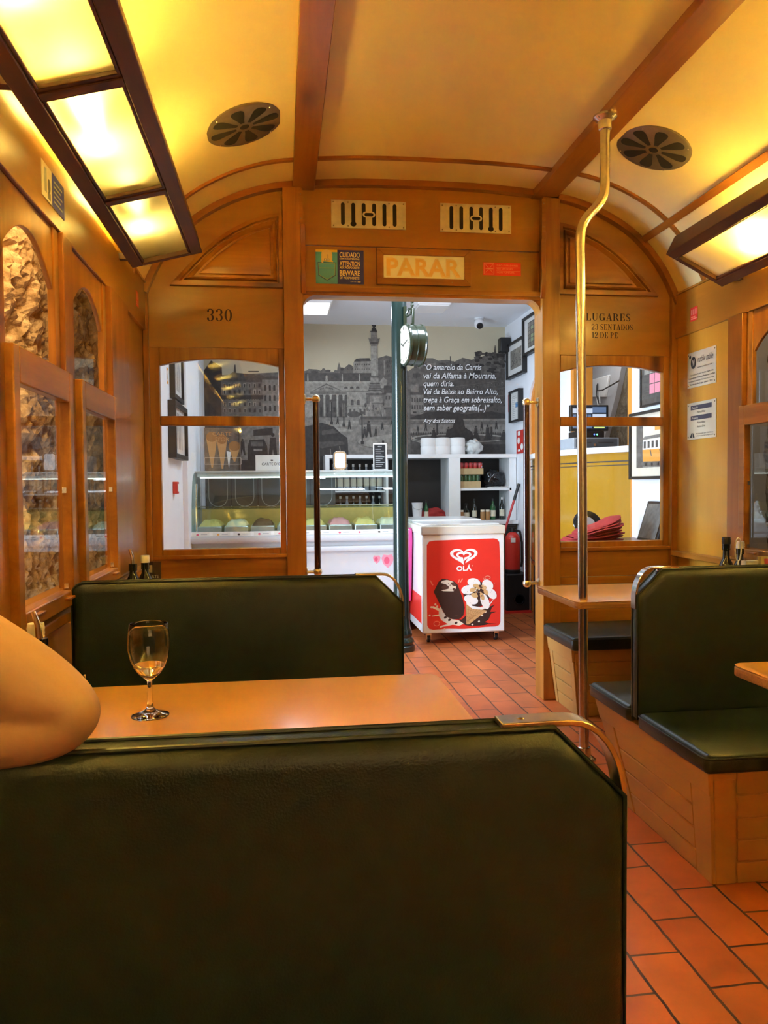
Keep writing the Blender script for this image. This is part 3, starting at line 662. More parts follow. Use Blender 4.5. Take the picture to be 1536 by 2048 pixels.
wall_paint('painted_lettering', 'black serif words LUGARES 23 SENTADOS 12 DE PE above the right end window',
           [('LUGARES', 1.619, 2.014, .039, 1.07), ('23 SENTADOS', 1.648, 1.966, .030, .91), ('12 DE PE', 1.650, 1.922, .031, .90)])

# pickpocket warning poster
t = thing('warning_poster', 'blue and teal pickpocket warning poster left of the doorway top', 'poster', (.312, YE, 2.174))
MB().box(.190, YE - .0015, 2.174, .434, YE, 2.344).build('sheet', 'paper', t)
F = Flat((.190, YE - .0016, 2.174), (1, 0, 0), (0, 0, 1), .244)
hh = .70
F.rect(.0, 0, .45, hh, 'p_teal', 0); F.rect(.45, 0, 1, hh, 'p_navy', 0); F.rect(0, hh - .05, .45, hh, 'p_yellow', 1)
F.poly([(.04, .44), (.42, .44), (.41, .17), (.23, .06), (.05, .17)], 'p_navy', 1); F.poly([(.05, .43), (.41, .43), (.40, .18), (.23, .075), (.06, .18)], 'p_teal', 2)
F.line([(.06, .42), (.065, .185), (.23, .09), (.395, .185), (.40, .42), (.06, .42)], .008, 'p_stitch', 3); F.line([(.07, .32), (.39, .32)], .012, 'p_stitch', 3)
F.poly(arc(.23, hh - .09, .115, 0, 180, 8, .09) + [(.115, .44), (.15, .42), (.165, .47), (.345, .47)], 'p_flesh', 3); F.line([(.14, .47), (.36, .455)], .02, 'p_yellow', 4)
for a in (.20, .26): F.rect(a - .025, .475, a + .02, .515, 'p_navy', 4); F.rect(a - .018, .478, a + .014, .508, 'p_pale', 5)
F.line([(.245, .60), (.255, .56), (.24, .53)], .006, 'p_navy', 5)
for s, y, hgt in (('CUIDADO', .555, .105), ('COM OS CARTEIRISTAS !', .505, .035), ('ATTENTION', .375, .098), ('AUX PICKPOCKETS !', .318, .045), ('BEWARE', .175, .110), ('OF PICKPOCKETS !', .105, .050)): text_fit(F, s, .495, y, .425, hgt, 'p_cream', 2, offset=.022)
text_fit(F, 'carris', .72, .045, .12, .02, 'p_pale', 2); F.ell(.90, .05, .035, .014, 'p_pale', 2)
F.build('print', t)

# PARAR stop sign
t = thing('stop_sign', 'cream PARAR sign in a pine frame over the doorway', 'sign', (.745, YE, 2.174))
mb = MB(); fx0, fx1, fz0, fz1, b = .500, .990, 2.174, 2.358, .034
for q in ([(fx0, fz0), (fx1, fz0), (fx1 - b, fz0 + b), (fx0 + b, fz0 + b)], [(fx1, fz0), (fx1, fz1), (fx1 - b, fz1 - b), (fx1 - b, fz0 + b)], [(fx1, fz1), (fx0, fz1), (fx0 + b, fz1 - b), (fx1 - b, fz1 - b)], [(fx0, fz1), (fx0, fz0), (fx0 + b, fz0 + b), (fx0 + b, fz1 - b)]): mb.prism(q, 'y', YE - .022, YE)
mb.build('frame', 'pine_x', t, bevel=.002)
MB().box(fx0 + b, YE - .010, fz0 + b, fx1 - b, YE, fz1 - b).build('panel', 'p_ivory', t)
F = Flat((fx0 + b, YE - .0102, fz0 + b), (1, 0, 0), (0, 0, 1), fx1 - fx0 - 2 * b)
for k, (a0, a1, mm) in enumerate(((.0, 1, 'p_parar2'),)): text_fit(F, 'PARAR', .035, .035, .925, .215, mm, 1, offset=.035)
text_fit(F, 'PARAR', .045, .045, .905, .195, 'p_parar', 2, offset=.012)
F.build('print', t)
for x in (.60, .89):
    for z in (2.190, 2.342): MB().lathe([(.003, 0), (.003, .001)], (x, YE - .022, z), 8, 0, (0, -1, 0)).build('screw', 'screw', t)

# no smoking sticker
t = thing('no_smoking_sticker', 'red no-smoking sticker right of the PARAR sign', 'sticker', (1.16, YE, 2.238))
MB().box(1.060, YE - .001, 2.238, 1.262, YE, 2.304).build('sheet', 'red_print', t)
F = Flat((1.060, YE - .0012, 2.238), (1, 0, 0), (0, 0, 1), .202)
F.frame(.02, .03, .28, .30, .014, 'p_lightred', 1); F.line([(.06, .07), (.25, .27)], .014, 'p_lightred', 1); F.line([(.06, .27), (.25, .07)], .014, 'p_lightred', 1); F.line([(.06, .165), (.26, .165)], .022, 'p_lightred', 1)
for s_, y, wd in (('NÃO FUMADORES', .235, .56), ('NO SMOKERS', .145, .42), ('NON FUMEURS', .055, .46)): text_fit(F, s_, .36, y, wd, .046, 'p_lightred', 1)
F.line([(.34, .205), (.98, .205)], .006, 'p_lightred', 1); F.line([(.34, .115), (.98, .115)], .006, 'p_lightred', 1); F.build('print', t)

# stickers on the headers
t = thing('rail_card_poster', 'small blue and beige notice on the header above the left windows', 'poster', (-.648, 2.41, 1.97))
MB().box(-.648, 2.300, 1.968, -.6465, 2.525, 2.066).build('sheet', 'p_pale', t)
F = Flat((-.6464, 2.300, 1.968), (0, 1, 0), (0, 0, 1), .225)
F.rect(.42, 0, 1, .435, 'p_navy', 1); F.rect(.1, .08, .2, .38, 'p_grey', 1); F.ell(.3, .2, .06, .09, 'p_m3', 1); F.rect(.24, .03, .36, .12, 'p_m4', 1)
for k in range(5): F.rect(.5, .33 - k * .065, .9 - .07 * (k % 2), .355 - k * .065, 'p_grey', 2)
F.build('print', t)
for nm, lab, O, u in (('left', 'small red label at the far end of the left header', (-.647, 3.72, 1.985), (0, 1, 0)), ('right', 'small red pictogram label at the far end of the right header', (2.107, 3.815, 1.975), (0, -1, 0))):
    t = thing('red_label', lab, 'sticker', O, 'small red labels on the headers'); sx = .07
    F = Flat(O, u, (0, 0, 1), sx); F.rect(0, 0, 1, 1, 'red_print', 0)
    for k in range(3): F.rect(.12 + k * .28, .45, .28 + k * .28, .85, 'p_lightred', 1)
    F.rect(.1, .12, .9, .2, 'p_lightred', 1); F.rect(.1, .26, .7, .33, 'p_lightred', 1); F.build('print', t)

# two metal plaques on the right wall panel
def plaque(label, y_far, y_near, z0, z1, draw):
    XP = 2.124; t = thing('metal_plaque', label, 'plaque', (XP, (y_far + y_near) / 2, z0), 'metal plaques on the right wall panel')
    MB().box(XP - .003, y_near, z0, XP, y_far, z1).build('plate', 'plate_metal_light', t)
    F = Flat((XP - .0032, y_far, z0), (0, -1, 0), (0, 0, 1), y_far - y_near); draw(F, (z1 - z0) / (y_far - y_near)); F.build('engraving', t)
    for y in (y_far - .012, y_near + .012):
        for z in (z0 + .012, z1 - .012): MB().lathe([(.004, 0), (.003, .002)], (XP - .003, y, z), 8, 0, (-1, 0, 0)).build('screw', 'screw', t)
plain('plate_metal_light', (.72, .66, .50), .4, .35, var=.05, scale=8)
def dr1(F, h):
    F.ell(.22, h * .70, .095, h * .17, 'p_black', 1); F.ell(.10, h * .88, .035, h * .05, 'p_black', 1)
    text_fit(F, 'N', .165, h * .60, .11, h * .2, 'p_pale', 2, shear=.4)
    text_fit(F, 'noble table', .36, h * .68, .55, h * .18, 'p_brown', 1, shear=.5)
    text_fit(F, 'cozinha e pastelaria na mesa', .36, h * .52, .52, h * .05, 'p_brown', 1, shear=.5)
    for k, (a, b_, s_) in enumerate(((.10, .82, 'Representado por Noble Table, Lda'), (.05, .92, 'Inaugurado por Bruno José Bettencourt dos Reis'), (.05, .90, 'no estabelecimento Eléctrico restaurante'), (.10, .80, 'Castelo de São Jorge - Lisboa - 2012'))):
        text_fit(F, s_, a, h * (.34 - k * .09), b_, h * .045, 'p_brown', 1, offset=.012 if k % 2 else 0)
def dr2(F, h):
    for z, s_ in ((.80, 'Desenho'), (.52, 'Projecto')):
        F.rect(.13, h * z, .86, h * (z + .12), 'p_bar', 1); text_fit(F, s_, .17, h * (z + .03), .22, h * .06, 'p_pale', 2, shear=.3)
    for z, s_ in ((.70, 'Nuno Brito'), (.42, 'Nuno Brito'), (.31, 'António Brito')): text_fit(F, s_, .36, h * z, .28, h * .06, 'p_brown', 1, shear=.3)
    F.poly([(.10, h * .05), (.16, h * .17), (.18, h * .17), (.17, h * .05)], 'p_black', 1); F.poly([(.21, h * .05), (.20, h * .17), (.22, h * .17), (.27, h * .05)], 'p_black', 1)
    for k in range(2): text_fit(F, ('Restauração por MR Obras', 'e Carroçarias Unipessoal')[k], .33, h * (.13 - .06 * k), .58, h * .035, 'p_brown', 1)
plaque('upper metal plaque with a black oval monogram on the right wall panel', 3.868, 3.597, 1.638, 1.820, dr1)
plaque('lower metal plaque with two dark bars on the right wall panel', 3.868, 3.595, 1.371, 1.560, dr2)

# ================================================================== POLE AND HANDRAILS
t = thing('grab_pole', 'cranked steel grab pole standing in the aisle by the far right table', 'pole', (1.233, 3.069, 0))
path = [(1.233, 3.069, .012), (1.225, 3.069, 1.2), (1.217, 3.069, 2.13)]
p0, p1, p2, p3 = Vector((1.217, 3.069, 2.13)), Vector((1.217, 3.069, 2.27)), Vector((1.323, 3.069, 2.24)), Vector((1.323, 3.069, 2.37))
for k in range(1, 17):
    a = k / 16; q = p0 * (1 - a) ** 3 + p1 * 3 * a * (1 - a) ** 2 + p2 * 3 * a * a * (1 - a) + p3 * a ** 3; path.append(tuple(q))
path.append((1.323, 3.069, 2.625)); MB().tube(path, .0195, 18).build('tube', 'steel', t)
for z, s in ((0.0, 1), (2.637, -1)):
    x = 1.233 if s > 0 else 1.323
    MB().lathe([(.048, 0), (.048, s * .008), (.040, s * .014), (.028, s * .022), (.026, s * .055), (.021, s * .058)], (x, 3.069, z), 20).build('flange', 'steel', t)
    for k in range(4): a = PI / 2 * k + .5; MB().sphere((x + .037 * math.cos(a), 3.069 + .037 * math.sin(a), z + s * .013), .005, 8).build('screw', 'chrome', t)
def handrail(label, x, z0, z1, xw):
    t = thing('door_handrail', label, 'handrail', (x, 4.035, z0), 'maroon handrails in the doorway')
    MB().tube([(x, 4.035, z0 + .012), (x, 4.035, z1 - .012)], .0165, 16).build('rail', 'maroon_wood', t)
    for z in (z0, z1):
        m = MB().sphere((x, 4.035, z), .023, 14); m.tube([(x, 4.035, z), (xw, 4.035, z)], .0085, 10); s = -1 if xw > x else 1
        m.lathe([(.026, 0), (.026, .004), (.012, .008)], (xw, 4.035, z), 16, 0, (s, 0, 0)); m.build('bracket', 'brushed_brass', t)
handrail('dark maroon handrail on the left door post', .183, .705, 1.594, .124)
handrail('dark maroon handrail on the right door post', 1.301, .616, 1.583, 1.364)

# ================================================================== BENCHES
def bench_base(t, xa_top, xa_bot, xw, y0, y1, y0b, y1b, zt=.352, sgn=1):
    """xa = aisle side, xw = wall side; wooden box flaring towards the seat"""
    lo = [(xa_bot, y0b, 0), (xw, y0b, 0), (xw, y1b, 0), (xa_bot, y1b, 0)]; hi = [(xa_top, y0, zt), (xw, y0, zt), (xw, y1, zt), (xa_top, y1, zt)]
    mb = MB().hexa(lo + hi)
    A, B, Cc, D = [Vector(p) for p in (lo[3], lo[0], hi[0], hi[3])]           # aisle face seen from the aisle
    nrm = Vector((-1 if xw > xa_bot else 1, 0, -.25)).normalized()
    def P(s, h): return A.lerp(B, s).lerp(D.lerp(Cc, s), h)
    def slab(m, s0, s1, h0, h1, th):
        q = [P(s0, h0), P(s1, h0), P(s1, h1), P(s0, h1)]; m.hexa([tuple(p - nrm * .002) for p in q] + [tuple(p + nrm * th) for p in q])
    slab(mb, 0, 1, .80, 1, .014); slab(mb, 0, .14, 0, .80, .010); slab(mb, .86, 1, 0, .80, .010)
    for k in range(4): slab(mb, .148, .852, .202 * k, .202 * k + .188, .008)
    # front face boards
    for (ya, yb_, s) in ((y0b, y0, -1), (y1b, y1, 1)):
        A2, B2, C2, D2 = Vector((xa_bot, ya, 0)), Vector((xw, ya, 0)), Vector((xw, yb_, zt)), Vector((xa_top, yb_, zt)); n2 = Vector((0, s, 0))
        def P2(u, h): return A2.lerp(B2, u).lerp(D2.lerp(C2, u), h)
        def slab2(u0, u1, h0, h1, th): q = [P2(u0, h0), P2(u1, h0), P2(u1, h1), P2(u0, h1)]; mb.hexa([tuple(p - n2 * .002) for p in q] + [tuple(p + n2 * th) for p in q])
        slab2(0, .07, 0, .93, .004); slab2(.93, 1, 0, .93, .004)
        for k in range(5): slab2(.075, .925, .2 * k, .2 * k + .186, .004)
        # scroll under the seat corner
    mb.build('base', 'tan_paint', t, bevel=.003)
def cushion(t, x0, x1, y0, y1, z0, z1, nm='seat'):
    poly = rrect(x0, y0, x1, y1, .018, 4); mb = MB(); H = z1 - z0
    mb.loops([[(x, y, z0 + h) for x, y in inset(poly, d)] for d, h in ((.010, 0), (.002, .006), (0, .014), (0, H - .020), (.004, H - .010), (.0045, H - .008), (.010, H - .003), (.016, H))])
    s = mb.build(nm, 'vinyl', t, smooth=60)
    pp = inset(poly, .001); MB().tube([(x, y, z1 - .0115) for x, y in pp], .0032, 8, closed=True).build('piping', 'vinyl_piping', s)
    return s
def bench_back(t, x0, x1, yf, yb, z0, z1, aisle):
    ch = .085; r = .035
    if aisle > 0: out = [(x1, z0), (x1, z1 - ch), (x1 - ch, z1)] + arc(x0 + r, z1 - r, r, 90, 180, 5) + [(x0, z0)]
    else: out = [(x1, z0)] + arc(x1 - r, z1 - r, r, 0, 90, 5) + [(x0 + ch, z1), (x0, z1 - ch), (x0, z0)]
    T = yb - yf; ym = (yf + yb) / 2; hlf = T / 2
    st = [(.030, hlf + .002), (.020, hlf), (.010, hlf - .004), (.003, hlf - .011), (0, hlf - .018)]
    rings = [(d, -h) for d, h in st] + [(d, h) for d, h in st[::-1]]
    mb = MB(); mb.loops([[(x, ym + h, z) for x, z in inset(out, d)] for d, h in rings])
    b = mb.build('backrest', 'vinyl', t, smooth=60)
    for h in (-(hlf - .013), hlf - .013): MB().tube([(x, ym + h, z) for x, z in inset(out, -.0004)], .0032, 8, closed=True).build('piping', 'vinyl_piping', b)
    # bent grab handle over the cut corner
    s = 1 if aisle > 0 else -1; xe = x1 if aisle > 0 else x0
    pth = [(xe - s * (ch + .062), z1 + .004), (xe - s * (ch - .0), z1 + .0045), (xe - s * .062, z1 + .004)] + [(xe - s * .062 + s * .064 * math.sin(a), z1 + .004 - .098 * (1 - math.cos(a))) for a in [PI / 2 * k / 9 for k in range(1, 10)]] + [(xe + s * .0025, z1 - ch - .045)]
    hm = MB(); hm.strip([(x, ym, z) for x, z in pth], (0, 1, 0), .034, .007)
    hm.strip([(xe - s * (ch + .004), ym, z1 + .002), (xe - s * .006, ym, z1 - ch + .003), (xe + s * .001, ym, z1 - ch - .02)], (0, 1, 0), .024, .003)
    hd = hm.build('handle', 'brushed_brass' if aisle > 0 else 'chrome', t, bevel=.0012)
    MB().sphere((xe - s * (ch + .035), ym, z1 + .006), .006, 10, 0, (1, 1, .5)).build('screw', 'brushed_brass', hd)
def double_bench(label, side_, yc, xw, xa_back, xa_seat, xa_top, xa_bot):
    t = thing('tram_bench', label, 'bench', ((xw + xa_seat) / 2, yc, 0), 'green vinyl tram benches')
    s = 1 if side_ == 'left' else -1
    bench_base(t, xa_top, xa_bot, xw, yc - .44, yc + .35, yc - .375, yc + .20)
    lo, hi = sorted((xw, xa_seat))
    cushion(t, lo, hi, yc - .455, yc - .034, .348, .402); cushion(t, lo, hi, yc + .034, yc + .37, .348, .402)
    lo, hi = sorted((xw, xa_back)); bench_back(t, lo, hi, yc - .032, yc + .032, .375, .866, s)
double_bench('nearest green bench back filling the foreground', 'left', .882, -.612, .396, .40, .37, .32)
double_bench('green left bench beyond the table with the wine glass', 'left', 2.432, -.622, .374, .38, .35, .30)
double_bench('green double bench on the right beside the steel pole', 'right', 2.425, 2.085, 1.148, 1.14, 1.168, 1.215)
t = thing('tram_bench', 'short green bench seat against the bulkhead under the far right table', 'bench', (1.73, 3.77, 0), 'green vinyl tram benches')
bench_base(t, 1.395, 1.440, 2.085, 3.60, 3.96, 3.645, 3.955); cushion(t, 1.366, 2.085, 3.54, 3.97, .348, .412)

# ================================================================== TABLES
def table(label, x0, x1, y0, y1, aisle, group='varnished wood tram tables'):
    z = .67; t = thing('tram_table', label, 'table', ((x0 + x1) / 2, (y0 + y1) / 2, 0), group)
    r = .035
    poly = rrect(x0, y0, x1, y1, r, 5)
    mb = MB(); mb.loops([[(x, y, zz) for x, y in inset(poly, d)] for d, zz in ((.004, z - .005), (.0015, z - .0015), (.006, z))]); mb.build('tabletop', 'table_wood', t, smooth=50)
    MB().loops([[(x, y, zz) for x, y in inset(poly, d)] for d, zz in ((.004, z - .030), (.001, z - .027), (.001, z - .0075), (.004, z - .0055))]).build('edge', 'ply_edge', t, smooth=50)
    xm, ym = (x0 * .45 + x1 * .55, (y0 + y1) / 2) if aisle < 0 else (x0 * .55 + x1 * .45, (y0 + y1) / 2)
    MB().lathe([(.17, 0), (.17, .012), (.05, .03), (.03, .05), (.03, .60), (.09, .632), (.09, .641)], (xm, ym, 0), 24).build('pedestal', 'black', t)
table('varnished table carrying the wine glass', -.628, .386, 1.47, 1.944, 1)
table('varnished table behind the far left bench carrying bottles', -.628, .386, 3.00, 3.50, 1)
table('varnished table pierced by the steel grab pole', 1.176, 2.085, 3.005, 3.52, -1)
table('varnished table in front of the right bench cut by the picture edge', 1.172, 2.085, 1.40, 1.92, -1)

# ================================================================== THE SHOP BEYOND
ZC = 2.685
struct(MB().box(-.8, 4.06, ZC, 3.4, 8.3, ZC + .05).build('ceiling_shop', 'white_wall', smooth=0), 'white ceiling of the ice cream shop', 'ceiling')
struct(MB().box(-.8, 7.5, 0, 2.3, 7.6, ZC).build('wall_shop_back', 'white_wall', smooth=0), 'back wall of the shop carrying the mural', 'wall')
mb = MB().box(-.8, 4.05, 0, -.70, 4.12, ZC).box(-.8, 4.12, 2.25, -.70, 4.58, ZC).box(-.8, 4.58, 0, -.70, 7.5, ZC)  # gap near the bulkhead holds the assumed door
struct(mb.build('wall_shop_left', 'white_wall', smooth=0), 'white left wall of the shop', 'wall')
struct(MB().box(-.702, 5.76, 0, -.664, 6.62, ZC).build('trim_9', 'white_wall', bevel=.004), 'flat white pilaster on the left shop wall', 'pilaster')
struct(MB().box(-.70, 6.74, .9, -.672, 6.80, 2.035).build('trim_10', 'white_gloss'), 'narrow white upright board in the far left corner', 'trim')
dr = struct(MB().box(-.76, 4.12, 0, -.735, 4.58, 2.25).build('assumed_street_door', 'white_gloss'), 'assumed white street door close behind the left end window', 'door')  # unseen door, added to go with the assumed daylight from the left
MB().box(-.74, 4.16, .1, -.72, 4.54, 2.2).build('assumed_door_glass', 'frosted_glass', dr)
yz = [(4.05, 0), (4.70, 0), (4.70, 2.0)] + arc(5.21, 2.0, .51, 180, 0, 12, .33)[1:] + [(5.72, 0), (6.02, 0), (6.02, 1.78)] + arc(6.40, 1.78, .38, 180, 0, 12, .34)[1:] + [(6.78, 0), (7.5, 0), (7.5, ZC), (4.05, ZC)]
struct(MB().prism(yz, 'x', 2.2, 2.34).build('wall_shop_right', 'white_wall', smooth=0), 'white right wall of the shop with two arched openings', 'wall')
def arch_frame(y0, y1, zs, ry, wd, x0, x1):
    cy = (y0 + y1) / 2; r = (y1 - y0) / 2
    o = [(y0, 0)] + arc(cy, zs, r, 180, 0, 14, ry) + [(y1, 0)]; i_ = [(y0 + wd, 0)] + arc(cy, zs, r - wd, 180, 0, 14, ry - wd) + [(y1 - wd, 0)]
    return MB().prism(o + i_[::-1], 'x', x0, x1)
struct(arch_frame(4.69, 5.73, 2.0, .335, .055, 2.196, 2.35).build('door_3', 'orange_frame', bevel=.003), 'orange wooden arch framing the opening behind the till', 'door frame')
d4 = struct(arch_frame(6.01, 6.79, 1.78, .345, .05, 2.22, 2.30).build('door_4', 'orange_frame', bevel=.003), 'orange arched door beside the maroon handrail', 'door')
MB().prism([(6.05, 0)] + arc(6.40, 1.78, .345, 180, 0, 12, .305) + [(6.75, 0)], 'x', 2.26, 2.29).build('door_panel', 'orange_frame', d4)
struct(MB().box(3.0, 4.1, 0, 3.1, 8.3, ZC).build('wall_store_side', 'masonry_dark', smooth=0), 'dark stone wall of the store room behind the till', 'wall')
struct(MB().box(2.34, 8.2, 0, 3.1, 8.3, ZC).box(2.34, 4.1, 0, 3.1, 4.2, ZC).build('wall_store_end', 'grey_plaster', smooth=0), 'plain plaster end walls of the store room', 'wall')
pl = [(6.36, ZC), (6.49, 2.194), (6.55, 2.06), (6.62, 1.928), (6.72, 1.77), (6.84, 1.60), (6.93, 1.42), (6.98, 1.2), (7.0, 0), (8.2, 0), (8.2, ZC)]
struct(MB().prism(pl, 'x', 2.955, 3.0).build('wall_store_plaster', 'grey_plaster', smooth=0), 'grey plastered vault beside the dark stone wall', 'wall')
t = thing('socket_box', 'white socket box with loose cables on the grey vault', 'socket', (2.955, 7.0, 2.02))
MB().prism([(6.72, 2.12), (7.16, 2.13), (7.24, 1.98), (6.80, 1.93)], 'x', 2.93, 2.955).build('box', 'white_matt', t, bevel=.006)
MB().tube([(2.925, 6.95, 2.07), (2.90, 6.90, 2.0), (2.90, 6.78, 1.99), (2.92, 6.60, 2.02), (2.94, 6.52, 2.04)], .006, 6).tube([(2.92, 6.95, 2.06), (2.90, 6.92, 1.96), (2.90, 6.85, 1.88)], .006, 6).build('dark_cable', 'cable_black', t)
MB().tube([(2.92, 7.16, 2.0), (2.90, 7.24, 1.92), (2.90, 7.2, 1.82), (2.90, 7.10, 1.80), (2.90, 7.16, 1.86), (2.90, 7.28, 1.84), (2.90, 7.10, 1.76)], .007, 6).tube([(2.92, 6.90, 1.98), (2.90, 6.84, 1.88), (2.90, 6.88, 1.86), (2.91, 6.96, 1.98)], .005, 6).build('white_cable', 'cable_white', t)

# ---------------- mural of a town square (flat printed wallpaper)
F = Flat((.233, 7.487, 2.68), (1, 0, 0), (0, 0, 1), .00489, 607, 652, down=True, step=.0006, warp=lambda x, y: (x, y - (x - 607) * ((972 - y) / 12600 - .0095)))
R_ = F.rect; P_ = F.poly
R_(414, 640, 1010.5, 1020, 'p_sky', 0)
P_([(414, 752), (607, 742), (612, 741), (616, 738), (632, 739), (640, 742), (654, 743), (671, 744), (672, 735), (675, 725), (678, 735), (686, 736), (694, 729), (700, 731), (706, 738), (752, 730), (775, 727), (790, 732), (812, 742), (826, 733), (840, 717), (862, 717), (872, 722), (890, 720), (905, 724), (922, 716), (940, 720), (955, 716), (978, 708), (988, 712), (1000, 704), (1010.5, 706), (1010.5, 912), (414, 912)], 'p_m3', 2)
rnd = random.Random(3)
for k in range(70):                                                    # houses on the hill
    x = rnd.uniform(815, 1005); y = rnd.uniform(722, 775); wdt = rnd.uniform(5, 18); hgt = rnd.uniform(3, 10); R_(x, y, min(x + wdt, 1010), y + hgt, rnd.choice(['p_m1', 'p_m2', 'p_m2', 'p_m4', 'p_m3']), 3)
for k in range(26): x = rnd.uniform(616, 735); y = rnd.uniform(737, 748); F.ell(x, y, rnd.uniform(2, 7), rnd.uniform(2, 4), rnd.choice(['p_m2', 'p_m3', 'p_m3']), 3, 8)
for k in range(30): x = rnd.uniform(950, 1008); y = rnd.uniform(700, 735); F.ell(x, y, rnd.uniform(3, 8), rnd.uniform(2, 5), rnd.choice(['p_m1', 'p_m2']), 3, 8)
P_([(985, 715), (988, 692), (989, 692), (992, 715)], 'p_m2', 3); R_(896, 713, 898, 728, 'p_m2', 3)
P_([(703, 727), (708, 719), (716, 717), (733, 717), (738, 724), (738, 748), (703, 748)], 'p_m5', 4); P_([(704, 724), (709, 718), (735, 717), (738, 723)], 'p_m2', 5)
for k in range(7): R_(706 + k * 4.5, 728, 708 + k * 4.5, 731, 'p_m2', 5); R_(706 + k * 4.5, 737, 708 + k * 4.5, 740, 'p_m3', 5)
P_([(752, 717), (768, 712), (786, 716), (786, 752), (752, 752)], 'p_m3', 4); R_(763, 722, 766, 750, 'p_m5', 5)
for k in range(4):
    for j in range(3): R_(769 + k * 4, 722 + j * 9, 771 + k * 4, 726 + j * 9, 'p_m2', 5)
# theatre
R_(608, 746, 738, 764, 'p_m2', 4); R_(608, 763, 740, 832, 'p_m5', 5); R_(608, 762, 740, 766, 'p_m6', 6)
for x in (614, 681, 715): P_([(x - 1.5, 764), (x - .7, 747), (x + .7, 747), (x + 1.5, 764)], 'p_m6', 6)
F.ell(650.5, 754, 2, 4, 'p_m6', 6); R_(648, 757, 653, 763, 'p_m6', 6)
P_([(622, 781), (650, 766), (684, 782)], 'p_m3', 6); P_([(628, 779.5), (650, 769), (677, 780)], 'p_m5', 7); R_(618, 781, 688, 787, 'p_m4', 7); R_(618, 784, 690, 786, 'p_m3', 8)
for k in range(9): F.ell(638 + k * 3, 777 - (4 - abs(k - 4)) * .8, 1.3, 2, 'p_m3', 8, 6)
R_(620, 788, 690, 832, 'p_m2', 6)
for x in (622, 633.5, 645.5, 658, 671, 683): R_(x - 1.8, 788, x + 1.8, 830, 'p_m6', 8); R_(x - 2.6, 787, x + 2.6, 790, 'p_m6', 8)
for x in (627, 639, 652, 665, 677): R_(x - 2, 812, x + 2, 830, 'p_m1', 7)
for x in (688, 699.5, 711): P_(arc(x, 776, 3.8, 0, 180, 6, -4), 'p_m2', 7)
R_(688, 780, 740, 782, 'p_m3', 7); R_(688, 809, 740, 811, 'p_m4', 7)
for x in (700, 712): P_(arc(x, 800, 2.8, 0, -180, 6) + [(x - 2.8, 808), (x + 2.8, 808)], 'p_m2', 7)
for x in (696, 704, 716, 724): R_(x - 2, 815, x + 2, 828, 'p_m2', 7)
# right of the theatre: low houses and arcade
R_(752, 756, 1010.5, 772, 'p_m3', 3); P_([(752, 766), (762, 754), (770, 760), (768, 775), (752, 775)], 'p_m5', 6); R_(763, 770, 790, 785, 'p_m2', 6); R_(763, 785, 790, 812, 'p_m4', 6)
for k in range(4): R_(766 + k * 6, 790, 769 + k * 6, 797, 'p_m2', 7)
P_([(815, 775), (1010.5, 742), (1010.5, 845), (815, 835)], 'p_m2', 5); R_(816, 768, 832, 782, 'p_m4', 6); R_(816, 788, 842, 826, 'p_m4', 6)
for k in range(5):
    for j in range(2): R_(818 + k * 5, 794 + j * 14, 821 + k * 5, 802 + j * 14, 'p_m2', 7)
for k in range(22):
    for j in range(3):
        x = 850 + k * 7.2; y = 783 + j * 13 - k * .95
        R_(x, y, x + 3, y + 6.5, rnd.choice(['p_m3', 'p_m3', 'p_m4']), 6); R_(x + .7, y + 1, x + 2.3, y + 6, 'p_m1', 7)
for j in range(3): F.line([(846, 779 + j * 14), (1010, 760 + j * 14)], .8, 'p_m3', 6)
# column
P_([(738, 753.5), (737.5, 694), (751, 694), (752, 753.5)], 'p_m6', 9); P_([(747.5, 753), (747.5, 694), (751, 694), (752, 753)], 'p_m5', 10)
P_([(735, 686), (733, 678), (737, 680), (739, 675), (750, 675), (752, 680), (756, 678), (754, 687), (751, 694), (738, 694)], 'p_m4', 9); R_(737, 686, 752, 690, 'p_m2', 10)
R_(738, 665, 750, 677, 'p_m5', 9); R_(737, 665, 751, 667, 'p_m2', 10); P_([(739, 665), (740, 660), (743, 657), (740, 655), (740, 652.5), (748, 652.5), (748, 656), (746, 658), (749, 662), (750, 665)], 'p_m1', 10)
R_(736.5, 753, 752.5, 764, 'p_m5', 10); R_(736, 752, 753, 755, 'p_m3', 11); R_(734, 764, 754, 776, 'p_m4', 10)
for k in range(5): R_(735 - k, 766 + k * 4, 755 + k, 768 + k * 4, 'p_m2', 11); R_(735 - k, 768 + k * 4, 755 + k, 770 + k * 4, 'p_m5', 11)
R_(728, 785, 766, 806, 'p_m3', 10); R_(735, 790, 760, 804, 'p_m4', 11); R_(742, 793, 754, 802, 'p_m5', 12); R_(727, 785, 767, 788, 'p_m2', 12); R_(730, 806, 766, 830, 'p_m4', 10)
for k in range(24): x = rnd.uniform(724, 776); y = rnd.uniform(804, 828); F.ell(x, y, rnd.uniform(1, 3), rnd.uniform(2, 5), rnd.choice(['p_m2', 'p_m3', 'p_m5']), 12, 7)
R_(716, 830, 790, 836, 'p_m2', 11); R_(712, 836, 792, 846, 'p_m3', 11)
for k in range(3): F.line([(733, 838 + k * 3), (772, 838 + k * 3)], .8, 'p_m4', 12)
